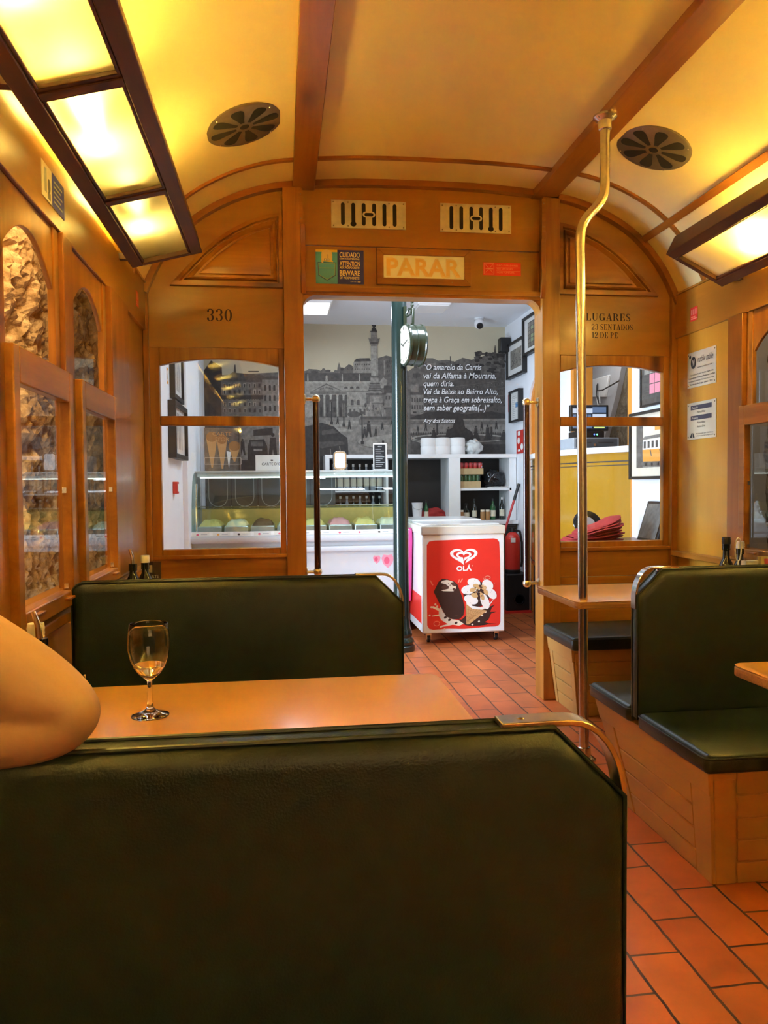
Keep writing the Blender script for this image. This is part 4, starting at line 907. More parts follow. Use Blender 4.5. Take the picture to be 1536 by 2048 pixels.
# the paved square
R_(607, 832, 792, 915, 'p_m4', 4); R_(648, 838, 792, 850, 'p_m5', 5); P_([(665, 850), (792, 848), (792, 915), (690, 915), (690, 860)], 'p_m4', 6); P_([(665, 851), (700, 856), (702, 859), (660, 860)], 'p_m5', 7)
P_([(710, 880), (716, 874), (790, 862), (790, 896), (760, 892), (725, 888)], 'p_m5', 7); F.line([(709, 881), (716, 886), (745, 893), (790, 898)], 1.6, 'p_m3', 8)
for x0_, x1_ in ((650, 668), (690, 716)): F.ell((x0_ + x1_) / 2, 826, (x1_ - x0_) / 2, 6, 'p_m2', 9, 12)
P_([(607, 850), (640, 842), (664, 850), (676, 862), (690, 872), (692, 915), (607, 915)], 'p_m1', 9); P_([(640, 858), (662, 854), (672, 862), (640, 866)], 'p_m2', 10); P_([(625, 880), (680, 878), (684, 884), (640, 892), (620, 886)], 'p_m2', 10); F.line([(656, 893), (658, 912)], 1.5, 'p_m4', 10); F.line([(674, 888), (677, 908)], 1.5, 'p_m4', 10)
def walker(x, y, h, mm='p_m1', l=13):
    F.ell(x, y - h * .92, h * .07, h * .08, mm, l, 8); P_([(x - h * .13, y - h * .45), (x - h * .11, y - h * .82), (x + h * .11, y - h * .82), (x + h * .13, y - h * .45)], mm, l)
    P_([(x - h * .13, y - h * .46), (x + h * .13, y - h * .46), (x + h * .17, y), (x + h * .08, y), (x, y - h * .36), (x - h * .10, y), (x - h * .19, y)], mm, l)
for x, y, h in ((671, 845, 14), (694, 855, 18), (732, 870, 32), (746, 868, 17), (759, 857, 16), (724, 872, 22), (784, 850, 14), (777, 848, 12), (683, 848, 11), (760, 912, 36), (830, 862, 14), (846, 858, 16), (990, 855, 16), (960, 858, 18), (905, 856, 14)): walker(x, y, h)
for x, y0_, y1_ in ((719, 823, 884), (659, 800, 846), (683, 802, 850)): R_(x - 1.2, y0_, x + 1.2, y1_, 'p_m1', 13); R_(x - 3, y1_ - 6, x + 3, y1_, 'p_m1', 13); F.ell(x, y0_, 4, 3, 'p_m2', 13, 8)
# fountain in front of the right hand houses
R_(815, 832, 1010.5, 862, 'p_m4', 6); R_(815, 838, 1010.5, 846, 'p_m3', 7); P_([(815, 832), (850, 822), (880, 820), (930, 826), (980, 820), (1010.5, 826), (1010.5, 834), (815, 836)], 'p_m1', 8)
for k in range(40): R_(816 + k * 4.9, 861, 817.5 + k * 4.9, 866, 'p_m1', 9)
R_(815, 864, 1010.5, 915, 'p_m2', 8); F.ell(915, 872, 98, 9, 'p_m5', 9, 28); F.ell(915, 872.5, 92, 6.5, 'p_m2', 10, 28); F.line([(817, 868), (818, 876), (850, 884), (900, 887)], 1.5, 'p_m5', 10)
P_([(885, 874), (888, 858), (900, 852), (906, 836), (912, 828), (922, 836), (926, 852), (940, 860), (945, 875)], 'p_m1', 11)
for x, h in ((862, 24), (892, 26), (928, 24), (948, 28), (972, 30), (1005, 20)): walker(x, 876, h, 'p_m1', 12); P_([(x - 8, 876), (x - 3, 862), (x + 4, 862), (x + 9, 876)], 'p_m1', 12)
R_(867, 820, 870.5, 866, 'p_m1', 12); R_(978, 850, 982, 872, 'p_m1', 12)
R_(900, 884, 1010.5, 915, 'p_m1', 11)
for k in range(60): x = rnd.uniform(817, 1005); y = rnd.uniform(800, 832); R_(x, y, x + rnd.uniform(2, 8), y + rnd.uniform(1, 4), rnd.choice(['p_m1', 'p_m1', 'p_m3']), 7)
# left part seen through the end window
P_([(414, 745), (430, 722), (450, 735), (452, 830), (414, 835)], 'p_m1', 4); R_(448, 752, 530, 830, 'p_m3', 4); P_([(446, 762), (470, 745), (528, 750), (532, 764)], 'p_m2', 5); R_(526, 756, 607, 832, 'p_m4', 5); R_(526, 753, 607, 759, 'p_m2', 6)
for j in range(5):
    for k in range(8): x = 452 + k * 9.5; y = 766 + j * 12; R_(x, y, x + 5, y + 8, rnd.choice(['p_m5', 'p_m4', 'p_m2']), 6); R_(x + 1.2, y + 1.5, x + 3.8, y + 8, 'p_m1', 7)
R_(448, 789, 528, 797, 'p_m1', 8)
for j in range(3):
    for k in range(9): x = 530 + k * 8.6; y = 768 + j * 20; P_(arc(x + 2, y + 3, 2, 0, -180, 5) + [(x, y + 12), (x + 4, y + 12)], 'p_m1', 7)
P_([(470, 762), (474, 730), (476, 730), (478, 762)], 'p_m2', 6); R_(500, 742, 520, 744, 'p_m2', 6)
R_(414, 835, 480, 1000, 'p_m2', 4); R_(470, 832, 607, 1000, 'p_m3', 5); P_([(480, 842), (607, 838), (607, 925), (480, 930)], 'p_m4', 6)
P_([(497, 888), (500, 876), (528, 874), (534, 888), (536, 920), (496, 922)], 'p_m1', 8); R_(503, 879, 526, 888, 'p_m3', 9); R_(508, 893, 524, 897, 'p_m5', 9); walker(545, 912, 50, 'p_m1', 8); walker(487, 905, 32, 'p_m1', 8); P_([(508, 856), (545, 852), (545, 866), (508, 868)], 'p_m1', 8)
R_(414, 915, 1010.5, 1020, 'p_m1', 13)
for s, x, y, wd_, hg in (('“O amarelo da Carris', 843, 740, 117, 11.5), ('vai da Alfama à Mouraria,', 842, 756.5, 148, 11.5), ('quem diria.', 842, 771.5, 61, 11.5), ('Vai da Baixa ao Bairro Alto,', 842, 787, 151, 11.5), ('trepa à Graça em sobressalto,', 842, 803, 159, 11.5), ('sem saber geografia(...)”', 842, 818.5, 134, 11.5), ('Ary dos Santos', 841, 842.5, 64, 8.5)):
    text_fit(F, s, x + .8, y + .8, wd_, hg, 'p_black', 15, shear=.22, offset=.018); text_fit(F, s, x, y, wd_, hg, 'p_txt', 17, shear=.22, offset=.012)
mu = F.build('wall_mural'); tag(mu, 'sepia town square mural with white italic verse on the far wall', 'mural')

# ---------------- ceiling things
def light_box(label, x0, y0, x1, y1, z0, lit):
    t = thing('ceiling_light_box', label, 'ceiling light', ((x0 + x1) / 2, (y0 + y1) / 2, ZC), 'box lights on the shop ceiling')
    mb = MB(); p = rrect(x0, y0, x1, y1, .03, 4); mb.loops([[(x, y, z) for x, y in inset(p, d)] for d, z in ((0, ZC), (0, z0 + .04), (.014, z0 + .006), (.03, z0))]); mb.build('housing', 'white_gloss', t)
    MB().loops([[(x, y, z) for x, y in inset(p, d)] for d, z in ((.025, z0 + .002), (.027, z0 - .004))]).build('diffuser', 'fixture_white' if lit else 'white_gloss', t)
    MB().box(x1 - .02, y0 + .1, ZC - .03, x1 + .10, y0 + .2, ZC).build('clip', 'white_matt', t)
light_box('glowing box light on the shop ceiling at the door corner', .17, 6.16, .43, 6.62, 2.582, True)
light_box('unlit white box on the shop ceiling right of the green pillar', 1.10, 6.22, 1.40, 6.56, 2.60, False)
t = thing('shop_fill_fixture', 'added slim white fill light on the shop ceiling hidden by the doorway lintel', 'ceiling light', (1.0, 4.95, ZC))  # unseen housing made up to go with the added shop fill
MB().box(.30, 4.80, 2.662, 1.70, 5.10, ZC).build('housing', 'white_gloss', t, bevel=.004)
t = thing('security_camera', 'white dome security camera on the shop ceiling', 'camera', (1.84, 7.1, ZC))
MB().lathe([(.045, 0), (.045, -.015), (.03, -.02)], (1.84, 7.1, ZC), 20).build('base', 'white_gloss', t)
c = Vector((1.83, 7.06, 2.625)); MB().sphere(tuple(c), .048, 18).build('dome', 'white_gloss', t)
n = Vector((-.05, -.8, -.6)).normalized(); MB().lathe([(.030, .030), (.030, .046), (.024, .052)], tuple(c), 18, 0, tuple(n)).build('lens', 'black_gloss', t)
t = thing('wall_speaker', 'small black loudspeaker high in the mural corner', 'speaker', (2.16, 7.32, 2.41))
MB().box(2.09, 7.26, 2.41, 2.19, 7.36, 2.545).build('cabinet', 'black', t, bevel=.008); MB().tube([(2.19, 7.31, 2.48), (2.205, 7.31, 2.48)], .012, 8).build('bracket', 'black', t)
MB().tube([(2.17, 7.35, 2.42), (2.15, 7.40, 2.36), (2.185, 7.42, 2.33), (2.19, 7.47, 2.38)], .003, 6).build('cable', 'cable_black', t)

# ---------------- iron pillar with clock
t = thing('iron_pillar', 'dark green cast iron pillar standing before the ice cream counter', 'pillar', (.817, 5.33, 0))
MB().lathe([(.056, .22), (.053, .5), (.0525, 2.5), (.056, 2.685)], (.817, 5.33, 0), 32).build('shaft', 'pillar_green', t)
MB().lathe([(.092, 0), (.092, .035), (.080, .045), (.088, .065), (.080, .085), (.070, .095), (.074, .115), (.066, .15), (.060, .16), (.056, .225)], (.817, 5.33, 0), 32).build('base', 'pillar_green', t)
t = thing('station_clock', 'double-faced dark green clock bracketed to the iron pillar', 'clock', (.895, 5.235, 2.09))
ax = Vector((-.985, -.17, 0)).normalized(); O = Vector((.893, 5.225, 2.09))
MB().lathe([(.128, -.064), (.140, -.060), (.143, -.050), (.136, -.044), (.134, -.006), (.139, -.004), (.139, .004), (.134, .006), (.136, .044), (.143, .050), (.140, .060), (.128, .064)], tuple(O), 40, 0, tuple(ax)).build('case', 'clock_green', t)
uu = ax.cross(Vector((0, 0, 1))).normalized()
for s in (1, -1):
    fc = MB().lathe([(.128, 0), (.128, .001)], tuple(O + ax * (.0635 * s)), 40, 0, tuple(ax * s)).build('dial', 'clock_face', t)
    a2 = ax * s; u2 = Vector((0, 0, 1)).cross(a2).normalized(); F = Flat(O + a2 * .065, u2, (0, 0, 1))
    for k in range(12): a = PI / 6 * k; F.line([(.100 * math.cos(a), .100 * math.sin(a)), (.118 * math.cos(a), .118 * math.sin(a))], .006, 'p_black', 1)
    F.line([(-.01, -.003), (.085, .02)], .006, 'p_black', 2); F.line([(.0, -.01), (-.052, .018)], .008, 'p_black', 2); F.build('hands', fc)
br = MB(); br.tube([(.845, 5.29, 2.225), (.855, 5.28, 2.30), (.875, 5.25, 2.34), (.90, 5.225, 2.335), (.897, 5.225, 2.23)], .009, 8); br.tube([(.850, 5.29, 2.33), (.865, 5.26, 2.29), (.885, 5.235, 2.30), (.893, 5.225, 2.36)], .007, 8)
br.lathe([(.004, 0), (.012, .012), (.006, .024), (.014, .036), (.003, .066)], (.893, 5.225, 2.345), 12); br.lathe([(.012, 0), (.012, .02)], (.893, 5.225, 2.215), 12); br.box(.84, 5.27, 2.20, .862, 5.30, 2.36); br.build('bracket', 'clock_green', t)

# ---------------- ice cream display counter
XA, XB = -.665, .958
t = thing('ice_cream_display', 'long white ice cream display counter with curved glass and pink ends', 'display counter', (.16, 6.25, 0))
MB().box(XA, 5.925, .26, XB, 6.62, .735).box(XA, 6.56, .735, XB, 6.62, .99).build('body', 'counter_white', t, bevel=.003)
MB().box(XA + .02, 5.99, 0, XB - .02, 6.6, .26).build('kick', 'kick_dark', t)
for z0, z1, nm in ((.648, .692, 'lower_moulding'), (.728, .782, 'upper_moulding')):
    yf = 5.88 if z0 < .7 else 5.862
    MB().prism([(5.93, z0)] + [(yf + .012 - .012 * math.sin(a), (z0 + z1) / 2 - (z1 - z0) / 2 * math.cos(a)) for a in [PI * k / 8 for k in range(9)]] + [(5.93, z1)], 'x', XA, XB).build(nm, 'counter_white', t)
for x0, x1, nm in ((-.697, XA, 'end_panel'), (XB, .989, 'end_panel')):
    pts = [(5.93, .25), (6.62, .25), (6.62, .80), (5.90, .82), (5.868, .80), (5.860, .72), (5.872, .66)]
    MB().prism(pts, 'x', x0, x1).build(nm, 'pink_plastic', t, bevel=.006)
F = Flat((XA, 5.868, .783), (1, 0, 0), (0, .45, 1)); F.rect(0, 0, XB - XA, .034, 'p_white', 0)
for k in range(11):
    x = .05 + k * .15; F.rect(x - .04, .003, x + .085, .031, 'paper', 1); F.ell(x, .013, .010, .008, ('p_berry', 'p_orange', 'p_brown', 'p_berry', 'p_berry', 'p_green', 'p_nut', 'p_berry', 'p_berry', 'p_brown', 'p_orange')[k], 2, 10); F.rect(x + .025, .012, x + .07, .018, 'p_grey', 2)
F.build('flavour_label', t)
F = Flat((XA, 5.9248, .26), (1, 0, 0), (0, 0, 1)); text_fit(F, 'Gelateria', .31, .060, .62, .085, 'p_line', 1, shear=.45); F.line([(.98, .145), (1.20, .155), (1.62, .160)], .003, 'p_line', 1)
def berry(x, z, s):
    F.poly([(x - s, z + .3 * s), (x - .75 * s, z - .6 * s), (x, z - 1.3 * s), (x + .75 * s, z - .6 * s), (x + s, z + .3 * s), (x + .6 * s, z + .95 * s), (x, z + .85 * s), (x - .6 * s, z + .95 * s)], 'p_pink', 2); F.ell(x - .15 * s, z - .1 * s, .45 * s, .6 * s, 'p_berry', 3, 10)
    for k in range(5): a = PI * (.1 + .2 * k); F.line([(x, z + .8 * s), (x + 1.3 * s * math.cos(a), z + .8 * s + .7 * s * math.sin(a))], .004, 'p_line', 4)
berry(1.385, .325, .030); berry(1.47, .315, .048); berry(1.56, .29, .04); F.line(arc(1.44, .35, .14, 185, 300, 10), .004, 'p_line', 1)
for k in range(16):
    x, z = rnd.uniform(1.40, 1.63), rnd.uniform(.03, .25); F.line([(x, z), (x + rnd.uniform(-.05, .05), z + rnd.uniform(.03, .09))], .003, 'p_line', 1)
F.build('print', t)
gp = [(5.925, .815), (5.945, .95), (5.975, 1.08), (6.03, 1.19), (6.11, 1.245), (6.22, 1.262)]
MB().add([(x, y, z) for y, z in gp for x in (XA, XB)], [(2 * k, 2 * k + 1, 2 * k + 3, 2 * k + 2) for k in range(len(gp) - 1)]).build('curved_glass', 'case_glass', t, recalc=False)
MB().box(XA, 6.20, 1.260, XB, 6.60, 1.272).build('top_plate', 'bag_film', t)
for x in (XA + .002, XB - .002): MB().add([(x, y, z) for y, z in gp] + [(x, 6.58, 1.26), (x, 6.58, .80)], [tuple(range(8))]).build('end_glass', 'case_glass', t, recalc=False)
MB().box(XA + .02, 6.0, .978, XB - .02, 6.45, .986).build('glass_shelf', 'case_glass', t)
MB().box(XA + .02, 6.215, 1.225, XB - .02, 6.26, 1.258).build('lamp_housing', 'white_gloss', t); MB().box(XA + .04, 6.225, 1.215, XB - .04, 6.25, 1.225).build('lamp_tube', 'tube_white', t)
for x in (XA + .03, XB - .03): MB().tube([(x, 5.99, .80), (x, 5.985, 1.0), (x, 6.03, 1.17)], .010, 10).build('post', 'chrome', t)
MB().box(XA, 6.0, .70, XB, 6.56, .742).build('well_floor', 'tub_steel', t)
for k in range(5):
    x0 = XA + .05 + k * .215; m = MB(); m.box(x0, 6.53, .985, x0 + .205, 6.545, 1.225)
    d = m.build('rear_door', 'grey_dark', t); F = Flat((x0, 6.5295, .985), (1, 0, 0), (0, 0, 1)); F.line(arc(.1025, .075, .075, 180, 360, 8) + [(.1775, .24), (.0275, .24), (.0275, .075)], .006, 'plastic_grey', 1); F.build('rim', d)
m = MB().box(XA + .02, 6.545, .80, XB - .02, 6.56, .985); m.build('inner_wall', 'gelato_yellow', t)
cols = ['gelato_yellow', 'gelato_cream', 'gelato_brown', 'gelato_cream', 'gelato_yellow', 'gelato_pink', 'gelato_yellow', 'gelato_cream']
for k in range(8):
    x0 = XA + .03 + k * .2; q = thing('gelato_tub', ('first', 'second', 'third', 'fourth', 'fifth', 'sixth', 'seventh', 'eighth')[k] + ' tub from the left inside the ice cream display, ' + cols[k].split('_')[1] + ' gelato', 'ice cream tub', (x0 + .09, 6.25, .742), 'gelato tubs in the display')
    MB().box(x0, 6.06, .742, x0 + .182, 6.44, .845).build('tub', 'tub_steel', q, bevel=.008)
    g = MB(); n_ = 8; vs = []; fs = []
    for i in range(n_ + 1):
        for j in range(n_ + 1):
            u_, v_ = i / n_, j / n_; e = min(u_, 1 - u_, v_, 1 - v_) * 4; vs.append((x0 + .006 + .17 * u_, 6.066 + .368 * v_, .838 + .05 * min(1, e) ** .6 + .018 * noise.noise(Vector((x0 * 9 + u_ * 4, v_ * 5, k)))))
    for i in range(n_):
        for j in range(n_): a = i * (n_ + 1) + j; fs.append((a, a + n_ + 1, a + n_ + 2, a + 1))
    g.add(vs, fs).build('gelato', cols[k], q, smooth=80)
# on top of the display
t = thing('cone_poster_stand', 'clear acrylic stand with a cone poster on the left of the display', 'poster stand', (-.455, 6.36, 1.272))
MB().box(-.605, 6.35, 1.272, -.31, 6.352, 1.62).box(-.605, 6.33, 1.272, -.31, 6.39, 1.276).box(-.335, 6.30, 1.272, -.331, 6.352, 1.62).build('holder', 'acrylic', t)
MB().box(-.600, 6.353, 1.277, -.315, 6.355, 1.615).build('card', 'p_grey', t)
F = Flat((-.600, 6.3525, 1.277), (1, 0, 0), (0, 0, 1), .285)
F.rect(0, 0, 1, 1.18, 'p_m4', 0)
for x, w_, z0, z1 in ((.20, .15, .08, 1.12), (.48, .14, .05, 1.05), (.82, .16, .25, .82)): F.poly([(x - .02, z0), (x + .02, z0), (x + w_, z1 * .8), (x - w_, z1 * .8)], 'p_cone', 1); F.ell(x, z1 * .84, w_, .14, 'p_cone2', 2)
text_fit(F, 'CARTE', .22, .98, .52, .10, 'p_cone', 3); text_fit(F, "D'OR", .30, .82, .38, .12, 'p_cone', 3); F.poly([(.60, .55), (.72, .52), (.66, .06)], 'p_white', 3); F.frame(0, .18, 1, .36, .012, 'p_pale', 4); F.build('print', t); t.rotation_euler = (0, 0, .17)
t = thing('wafer_box', 'cream cardboard box lettered CARTE D’OR on the display top', 'box', (-.09, 6.40, 1.272))
MB().box(-.200, 6.33, 1.272, .06, 6.48, 1.398).build('carton', 'paper', t, bevel=.002); F = Flat((-.200, 6.3298, 1.272), (1, 0, 0), (0, 0, 1)); text_fit(F, "CARTE D'OR", .05, .045, .17, .022, 'p_black', 1); F.ell(.13, .085, .012, .006, 'p_brown', 1); F.build('print', t)
t = thing('napkin_dispenser', 'chrome napkin dispenser on the display top by the handrail', 'napkin dispenser', (.47, 6.30, 1.272))
p = rrect(.420, 1.276, .525, 1.425, .03, 5); MB().prism(p, 'y', 6.26, 6.36).build('case', 'steel', t, bevel=.003); MB().prism(inset(p, .012), 'y', 6.257, 6.262).build('napkins', 'p_white', t); MB().box(.415, 6.25, 1.272, .53, 6.37, 1.277).build('base', 'steel', t)
t = thing('menu_card', 'black price card standing on the display beside the green pillar', 'menu card', (.80, 6.30, 1.272))
MB().box(.745, 6.30, 1.272, .855, 6.304, 1.49).build('card', 'p_white', t); F = Flat((.745, 6.2998, 1.272), (1, 0, 0), (0, 0, 1), .11)
F.rect(.08, .08, .92, 1.88, 'p_black', 1); text_fit(F, 'MENU', .36, 1.70, .28, .08, 'p_white', 2)
for k in range(10): F.rect(.16, .25 + k * .14, .16 + rnd.uniform(.35, .7), .30 + k * .14, 'p_grey', 2)
F.build('print', t); MB().box(.745, 6.29, 1.272, .855, 6.34, 1.275).build('foot', 'acrylic', t)

# ---------------- chest freezer
t = thing('chest_freezer', 'white chest freezer with red ice cream poster front on casters', 'freezer', (1.30, 6.1, 0))
MB().box(1.000, 5.50, .075, 1.605, 6.72, .79).build('body', 'white_gloss', t, bevel=.008)
MB().box(.992, 5.492, .788, 1.613, 6.728, .85).build('rim', 'p_rim', t, bevel=.006)
MB().box(1.02, 5.56, .850, 1.585, 6.10, .862).build('lid', 'white_gloss', t, bevel=.003); MB().box(1.02, 6.08, .850, 1.585, 6.70, .872).build('lid', 'white_gloss', t, bevel=.003)
MB().box(.997, 5.56, .14, 1.0, 6.66, .34).build('side_stripe', 'red_print', t)
F = Flat((1.000, 5.4997, .075), (1, 0, 0), (0, 0, 1), .605)
def Z(v): return v
# artwork frame: x 0..1 across, z 0..1.18
F.poly([(.05, .10), (.075, .06), (.12, .048)] + [(.3, .055), (.5, .045), (.75, .06), (.88, .062)] + [(.925, .075), (.945, .11), (.948, .5), (.944, .9)] + [(.935, 1.08), (.91, 1.115), (.87, 1.125)] + [(.5, 1.118), (.15, 1.112)] + [(.08, 1.10), (.052, 1.06), (.048, .6)], 'red_print', 1)
def heart(cx, cz, s, wd, cut):
    pts = []
    for k in range(61):
        a = 2 * PI * k / 60; x = math.sin(a) ** 3; z = (13 * math.cos(a) - 5 * math.cos(2 * a) - 2 * math.cos(3 * a) - math.cos(4 * a)) / 16
        pts.append((cx + x * s, cz + z * s * .66 ))
    lo, hi = cut; seg_ = pts[lo:hi]; n_ = len(seg_)
    for k in range(n_ - 1):
        w0 = wd * min(1, .25 + 5 * min(k, n_ - 1 - k) / n_); w1 = wd * min(1, .25 + 5 * min(k + 1, n_ - 2 - k) / n_)
        (xa, za), (xb, zb) = seg_[k], seg_[k + 1]; ra, rb = math.hypot(xa - cx, za - cz), math.hypot(xb - cx, zb - cz)
        F.poly([(xa, za), (xb, zb), (xb - (xb - cx) * w1 / max(rb, w1), zb - (zb - cz) * w1 / max(rb, w1)), (xa - (xa - cx) * w0 / max(ra, w0), za - (za - cz) * w0 / max(ra, w0))], 'p_white', 3)
heart(.50, .925, .168, .040, (0, 26)); heart(.50, .925, .168, .040, (28, 61)); heart(.50, .920, .094, .030, (0, 30)); heart(.50, .920, .094, .030, (33, 61))
text_fit(F, 'OLÁ', .41, .745, .185, .058, 'p_white', 3, offset=.03); F.ell(.605, .803, .009, .009, 'p_lightred', 3, 10)
for pts in ([(.085, .64), (.115, .60)], [(.10, .60), (.125, .58)], [(.43, .60), (.445, .64)], [(.455, .605), (.485, .65)], [(.57, .60), (.61, .63)], [(.59, .59), (.615, .605)]): F.line(pts, .012, 'p_lightred', 2)
F.line(arc(.79, .655, .034, 0, 360, 12, .02), .008, 'p_lightred', 2); F.poly([(.735, .66), (.745, .62), (.76, .63)], 'p_lightred', 2); F.line(arc(.165, .12, .036, 20, 380, 12, .028), .008, 'p_lightred', 2)
# splashes
F.poly([(.10, .315), (.12, .33), (.20, .30), (.22, .33), (.24, .26), (.34, .17), (.48, .14), (.50, .11), (.44, .085), (.36, .10), (.28, .085), (.22, .075), (.21, .09), (.30, .11), (.22, .16), (.19, .21), (.11, .205), (.11, .215), (.19, .23), (.19, .27)], 'p_pale', 2)
F.poly([(.47, .16), (.54, .22), (.65, .27), (.80, .30), (.88, .325), (.84, .29), (.82, .24), (.90, .24), (.83, .22), (.80, .15), (.74, .11), (.90, .095), (.72, .09), (.60, .075), (.52, .09), (.42, .16)], 'p_brown', 3)
F.ell(.65, .10, .15, .022, 'p_black', 2)
for x, z in ((.27, .19), (.32, .16), (.40, .12)): F.ell(x, z, .02, .015, 'p_brown', 3, 8, .5)
for x, z in ((.72, .20), (.68, .13), (.60, .095), (.76, .24)): F.ell(x, z, .014, .010, 'p_pale', 4, 8, .3)
for x, z in ((.10, .318), (.215, .078), (.08, .22), (.17, .325), (.15, .35), (.26, .05)): F.ell(x, z, .012, .012, 'p_pale', 3, 10)
# bitten chocolate bar
F.poly([(.19, .62), (.235, .655), (.30, .645), (.385, .615), (.42, .58), (.48, .42), (.505, .30), (.49, .21), (.44, .165), (.36, .165), (.28, .20), (.235, .28), (.17, .42), (.13, .50)], 'p_brown', 5)
F.poly([(.215, .605), (.235, .63), (.29, .64), (.35, .625), (.405, .585), (.40, .535), (.37, .50), (.25, .505), (.22, .515), (.31, .535), (.315, .56), (.28, .585)], 'p_pale', 6)
F.poly([(.22, .55), (.26, .585), (.31, .565), (.315, .535), (.25, .52)], 'p_choc', 7); F.ell(.375, .585, .04, .02, 'p_choc', 7, 10, -.5); F.ell(.375, .525, .018, .018, 'p_choc', 7, 8)
for x, z in ((.31, .60), (.33, .575), (.34, .52)): F.ell(x, z, .007, .006, 'p_choc', 7, 6)
F.line(arc(.40, .225, .02, 200, 340, 5), .006, 'p_choc', 6)
# cone with cream petals
F.poly([(.52, .345), (.78, .255), (.56, .10), (.525, .10)], 'p_cone', 5)
for k in range(7): F.line([(.525 + k * .035, .34 - k * .012), (.535 + k * .006, .12 + k * .006)], .004, 'p_cone2', 6)
for k in range(5): F.line([(.525, .15 + k * .045), (.58 + k * .045, .12 + k * .034)], .004, 'p_cone2', 6)
F.ell(.655, .46, .165, .155, 'p_brown', 5, 24)
F.poly([(.51, .44), (.53, .34), (.60, .285), (.72, .27), (.80, .30), (.87, .40), (.80, .33), (.70, .30), (.60, .32), (.54, .40)], 'p_white', 6)
for x, z, rx, rz, a in ((.62, .60, .08, .052, -.2), (.79, .565, .075, .06, -.7), (.84, .46, .075, .05, -.9), (.755, .37, .05, .10, .35), (.585, .395, .09, .055, -.35), (.55, .515, .085, .055, .12)):
    F.ell(x, z, rx, rz, 'p_white', 7, 18, a); F.ell(x * .55 + .68 * .45, z * .55 + .505 * .45, rx * .5, rz * .5, 'p_nut', 8, 10, a)
for k in range(26): a = rnd.uniform(0, 6.28); r = rnd.uniform(0, .10); F.ell(.68 + r * math.cos(a), .505 + r * .9 * math.sin(a), .010, .008, rnd.choice(['p_nut', 'p_cone', 'p_nut', 'p_pale', 'p_brown']), 9, 7)
for k in range(26): F.ell(rnd.uniform(.50, .88), rnd.uniform(.33, .63), .0045, .0035, 'p_grey', 9, 5)
F.build('poster_print', t)
for x in (1.05, 1.555):
    for y in (5.56, 6.64):
        c_ = MB(); c_.box(x - .018, y - .02, .055, x + .018, y + .03, .075); c_.box(x - .016, y - .012, .022, x - .012, y + .02, .06); c_.box(x + .012, y - .012, .022, x + .016, y + .02, .06); cc = c_.build('caster', 'steel', t)
        MB().lathe([(.026, -.010), (.028, -.006), (.028, .006), (.026, .010)], (x, y + .012, .028), 16, 0, (1, 0, 0)).build('wheel', 'black', cc)

# ---------------- shelf unit along the back wall
t = thing('shelf_unit', 'white shelf unit standing below the mural', 'shelf', (1.3, 7.3, 0))
mb = MB().box(.40, 7.10, 1.395, 2.195, 7.49, 1.43).box(.40, 7.10, .81, .44, 7.49, 1.395).box(1.545, 7.10, .81, 1.655, 7.49, 1.395).box(1.655, 7.12, 1.090, 2.15, 7.47, 1.115).box(2.13, 7.12, .81, 2.195, 7.49, 1.395)
mb.box(.44, 7.20, 1.085, .98, 7.47, 1.10).box(.96, 7.12, .81, .98, 7.49, 1.395); mb.build('carcass', 'white_gloss', t, bevel=.002)
MB().box(.44, 7.475, .81, 2.13, 7.485, 1.395).build('back_panel', 'black', t)
MB().box(.40, 7.05, .775, 2.195, 7.49, .81).build('worktop', 'white_gloss', t, bevel=.003); MB().box(.42, 7.09, 0, 2.175, 7.48, .775).build('cupboard', 'kick_dark', t)

def bottle(nm, label, cat, x, y, z, h, r, mat, capmat, group, neck=.35):
    q = thing(nm, label, cat, (x, y, z), group); hb = h * (1 - neck)
    MB().lathe([(r * .9, 0), (r, .006), (r, hb * .92), (r * .8, hb), (r * .40, hb + h * neck * .35), (r * .34, h * .90)], (x, y, z), 16).build('glass', mat, q)
    MB().lathe([(r * .42, 0), (r * .42, h * .1), (r * .36, h * .105)], (x, y, z + h * .895), 14).build('cap', capmat, q)
    MB().lathe([(r * 1.012, 0), (r * 1.012, hb * .45)], (x, y, z + hb * .25), 16, cap0=False, cap1=False).build('label', 'label_cream', q); return q
for k in range(8):
    x = .49 + k * .062; bottle('water_bottle', ('first', 'second', 'third', 'fourth', 'fifth', 'sixth', 'seventh', 'eighth')[k] + ' clear water bottle from the left on the upper shelf behind the display', 'bottle', x, 7.33, 1.10, .25, .027, 'plastic_grey', 'p_white', 'water bottles on the shelf')
for k in range(8):
    x = .49 + k * .062; bottle('wine_bottle', ('first', 'second', 'third', 'fourth', 'fifth', 'sixth', 'seventh', 'eighth')[k] + ' bottle from the left on the lower shelf behind the display', 'bottle', x, 7.33, .81, .24, .027, 'bottle_dark' if k % 2 else 'plastic_grey', 'p_white', 'bottles on the lower shelf')
for k, (x, h, r, mm, lab) in enumerate(((1.74, .16, .030, 'bottle_dark', 'squat dark bottle at the left of the lower right shelf'), (1.82, .20, .024, 'bottle_dark', 'tall dark bottle second from the left on the lower right shelf'), (2.00, .20, .027, 'bottle_green', 'dark green sauce bottle with pale label in the lower right shelf'), (2.09, .215, .024, 'bottle_dark', 'dark bottle with white cap at the right end of the lower shelf'))):
    bottle('sauce_bottle', lab, 'bottle', x, 7.24, .81, h, r, mm, 'p_white' if k == 3 else 'black', 'bottles in the lower right shelf')
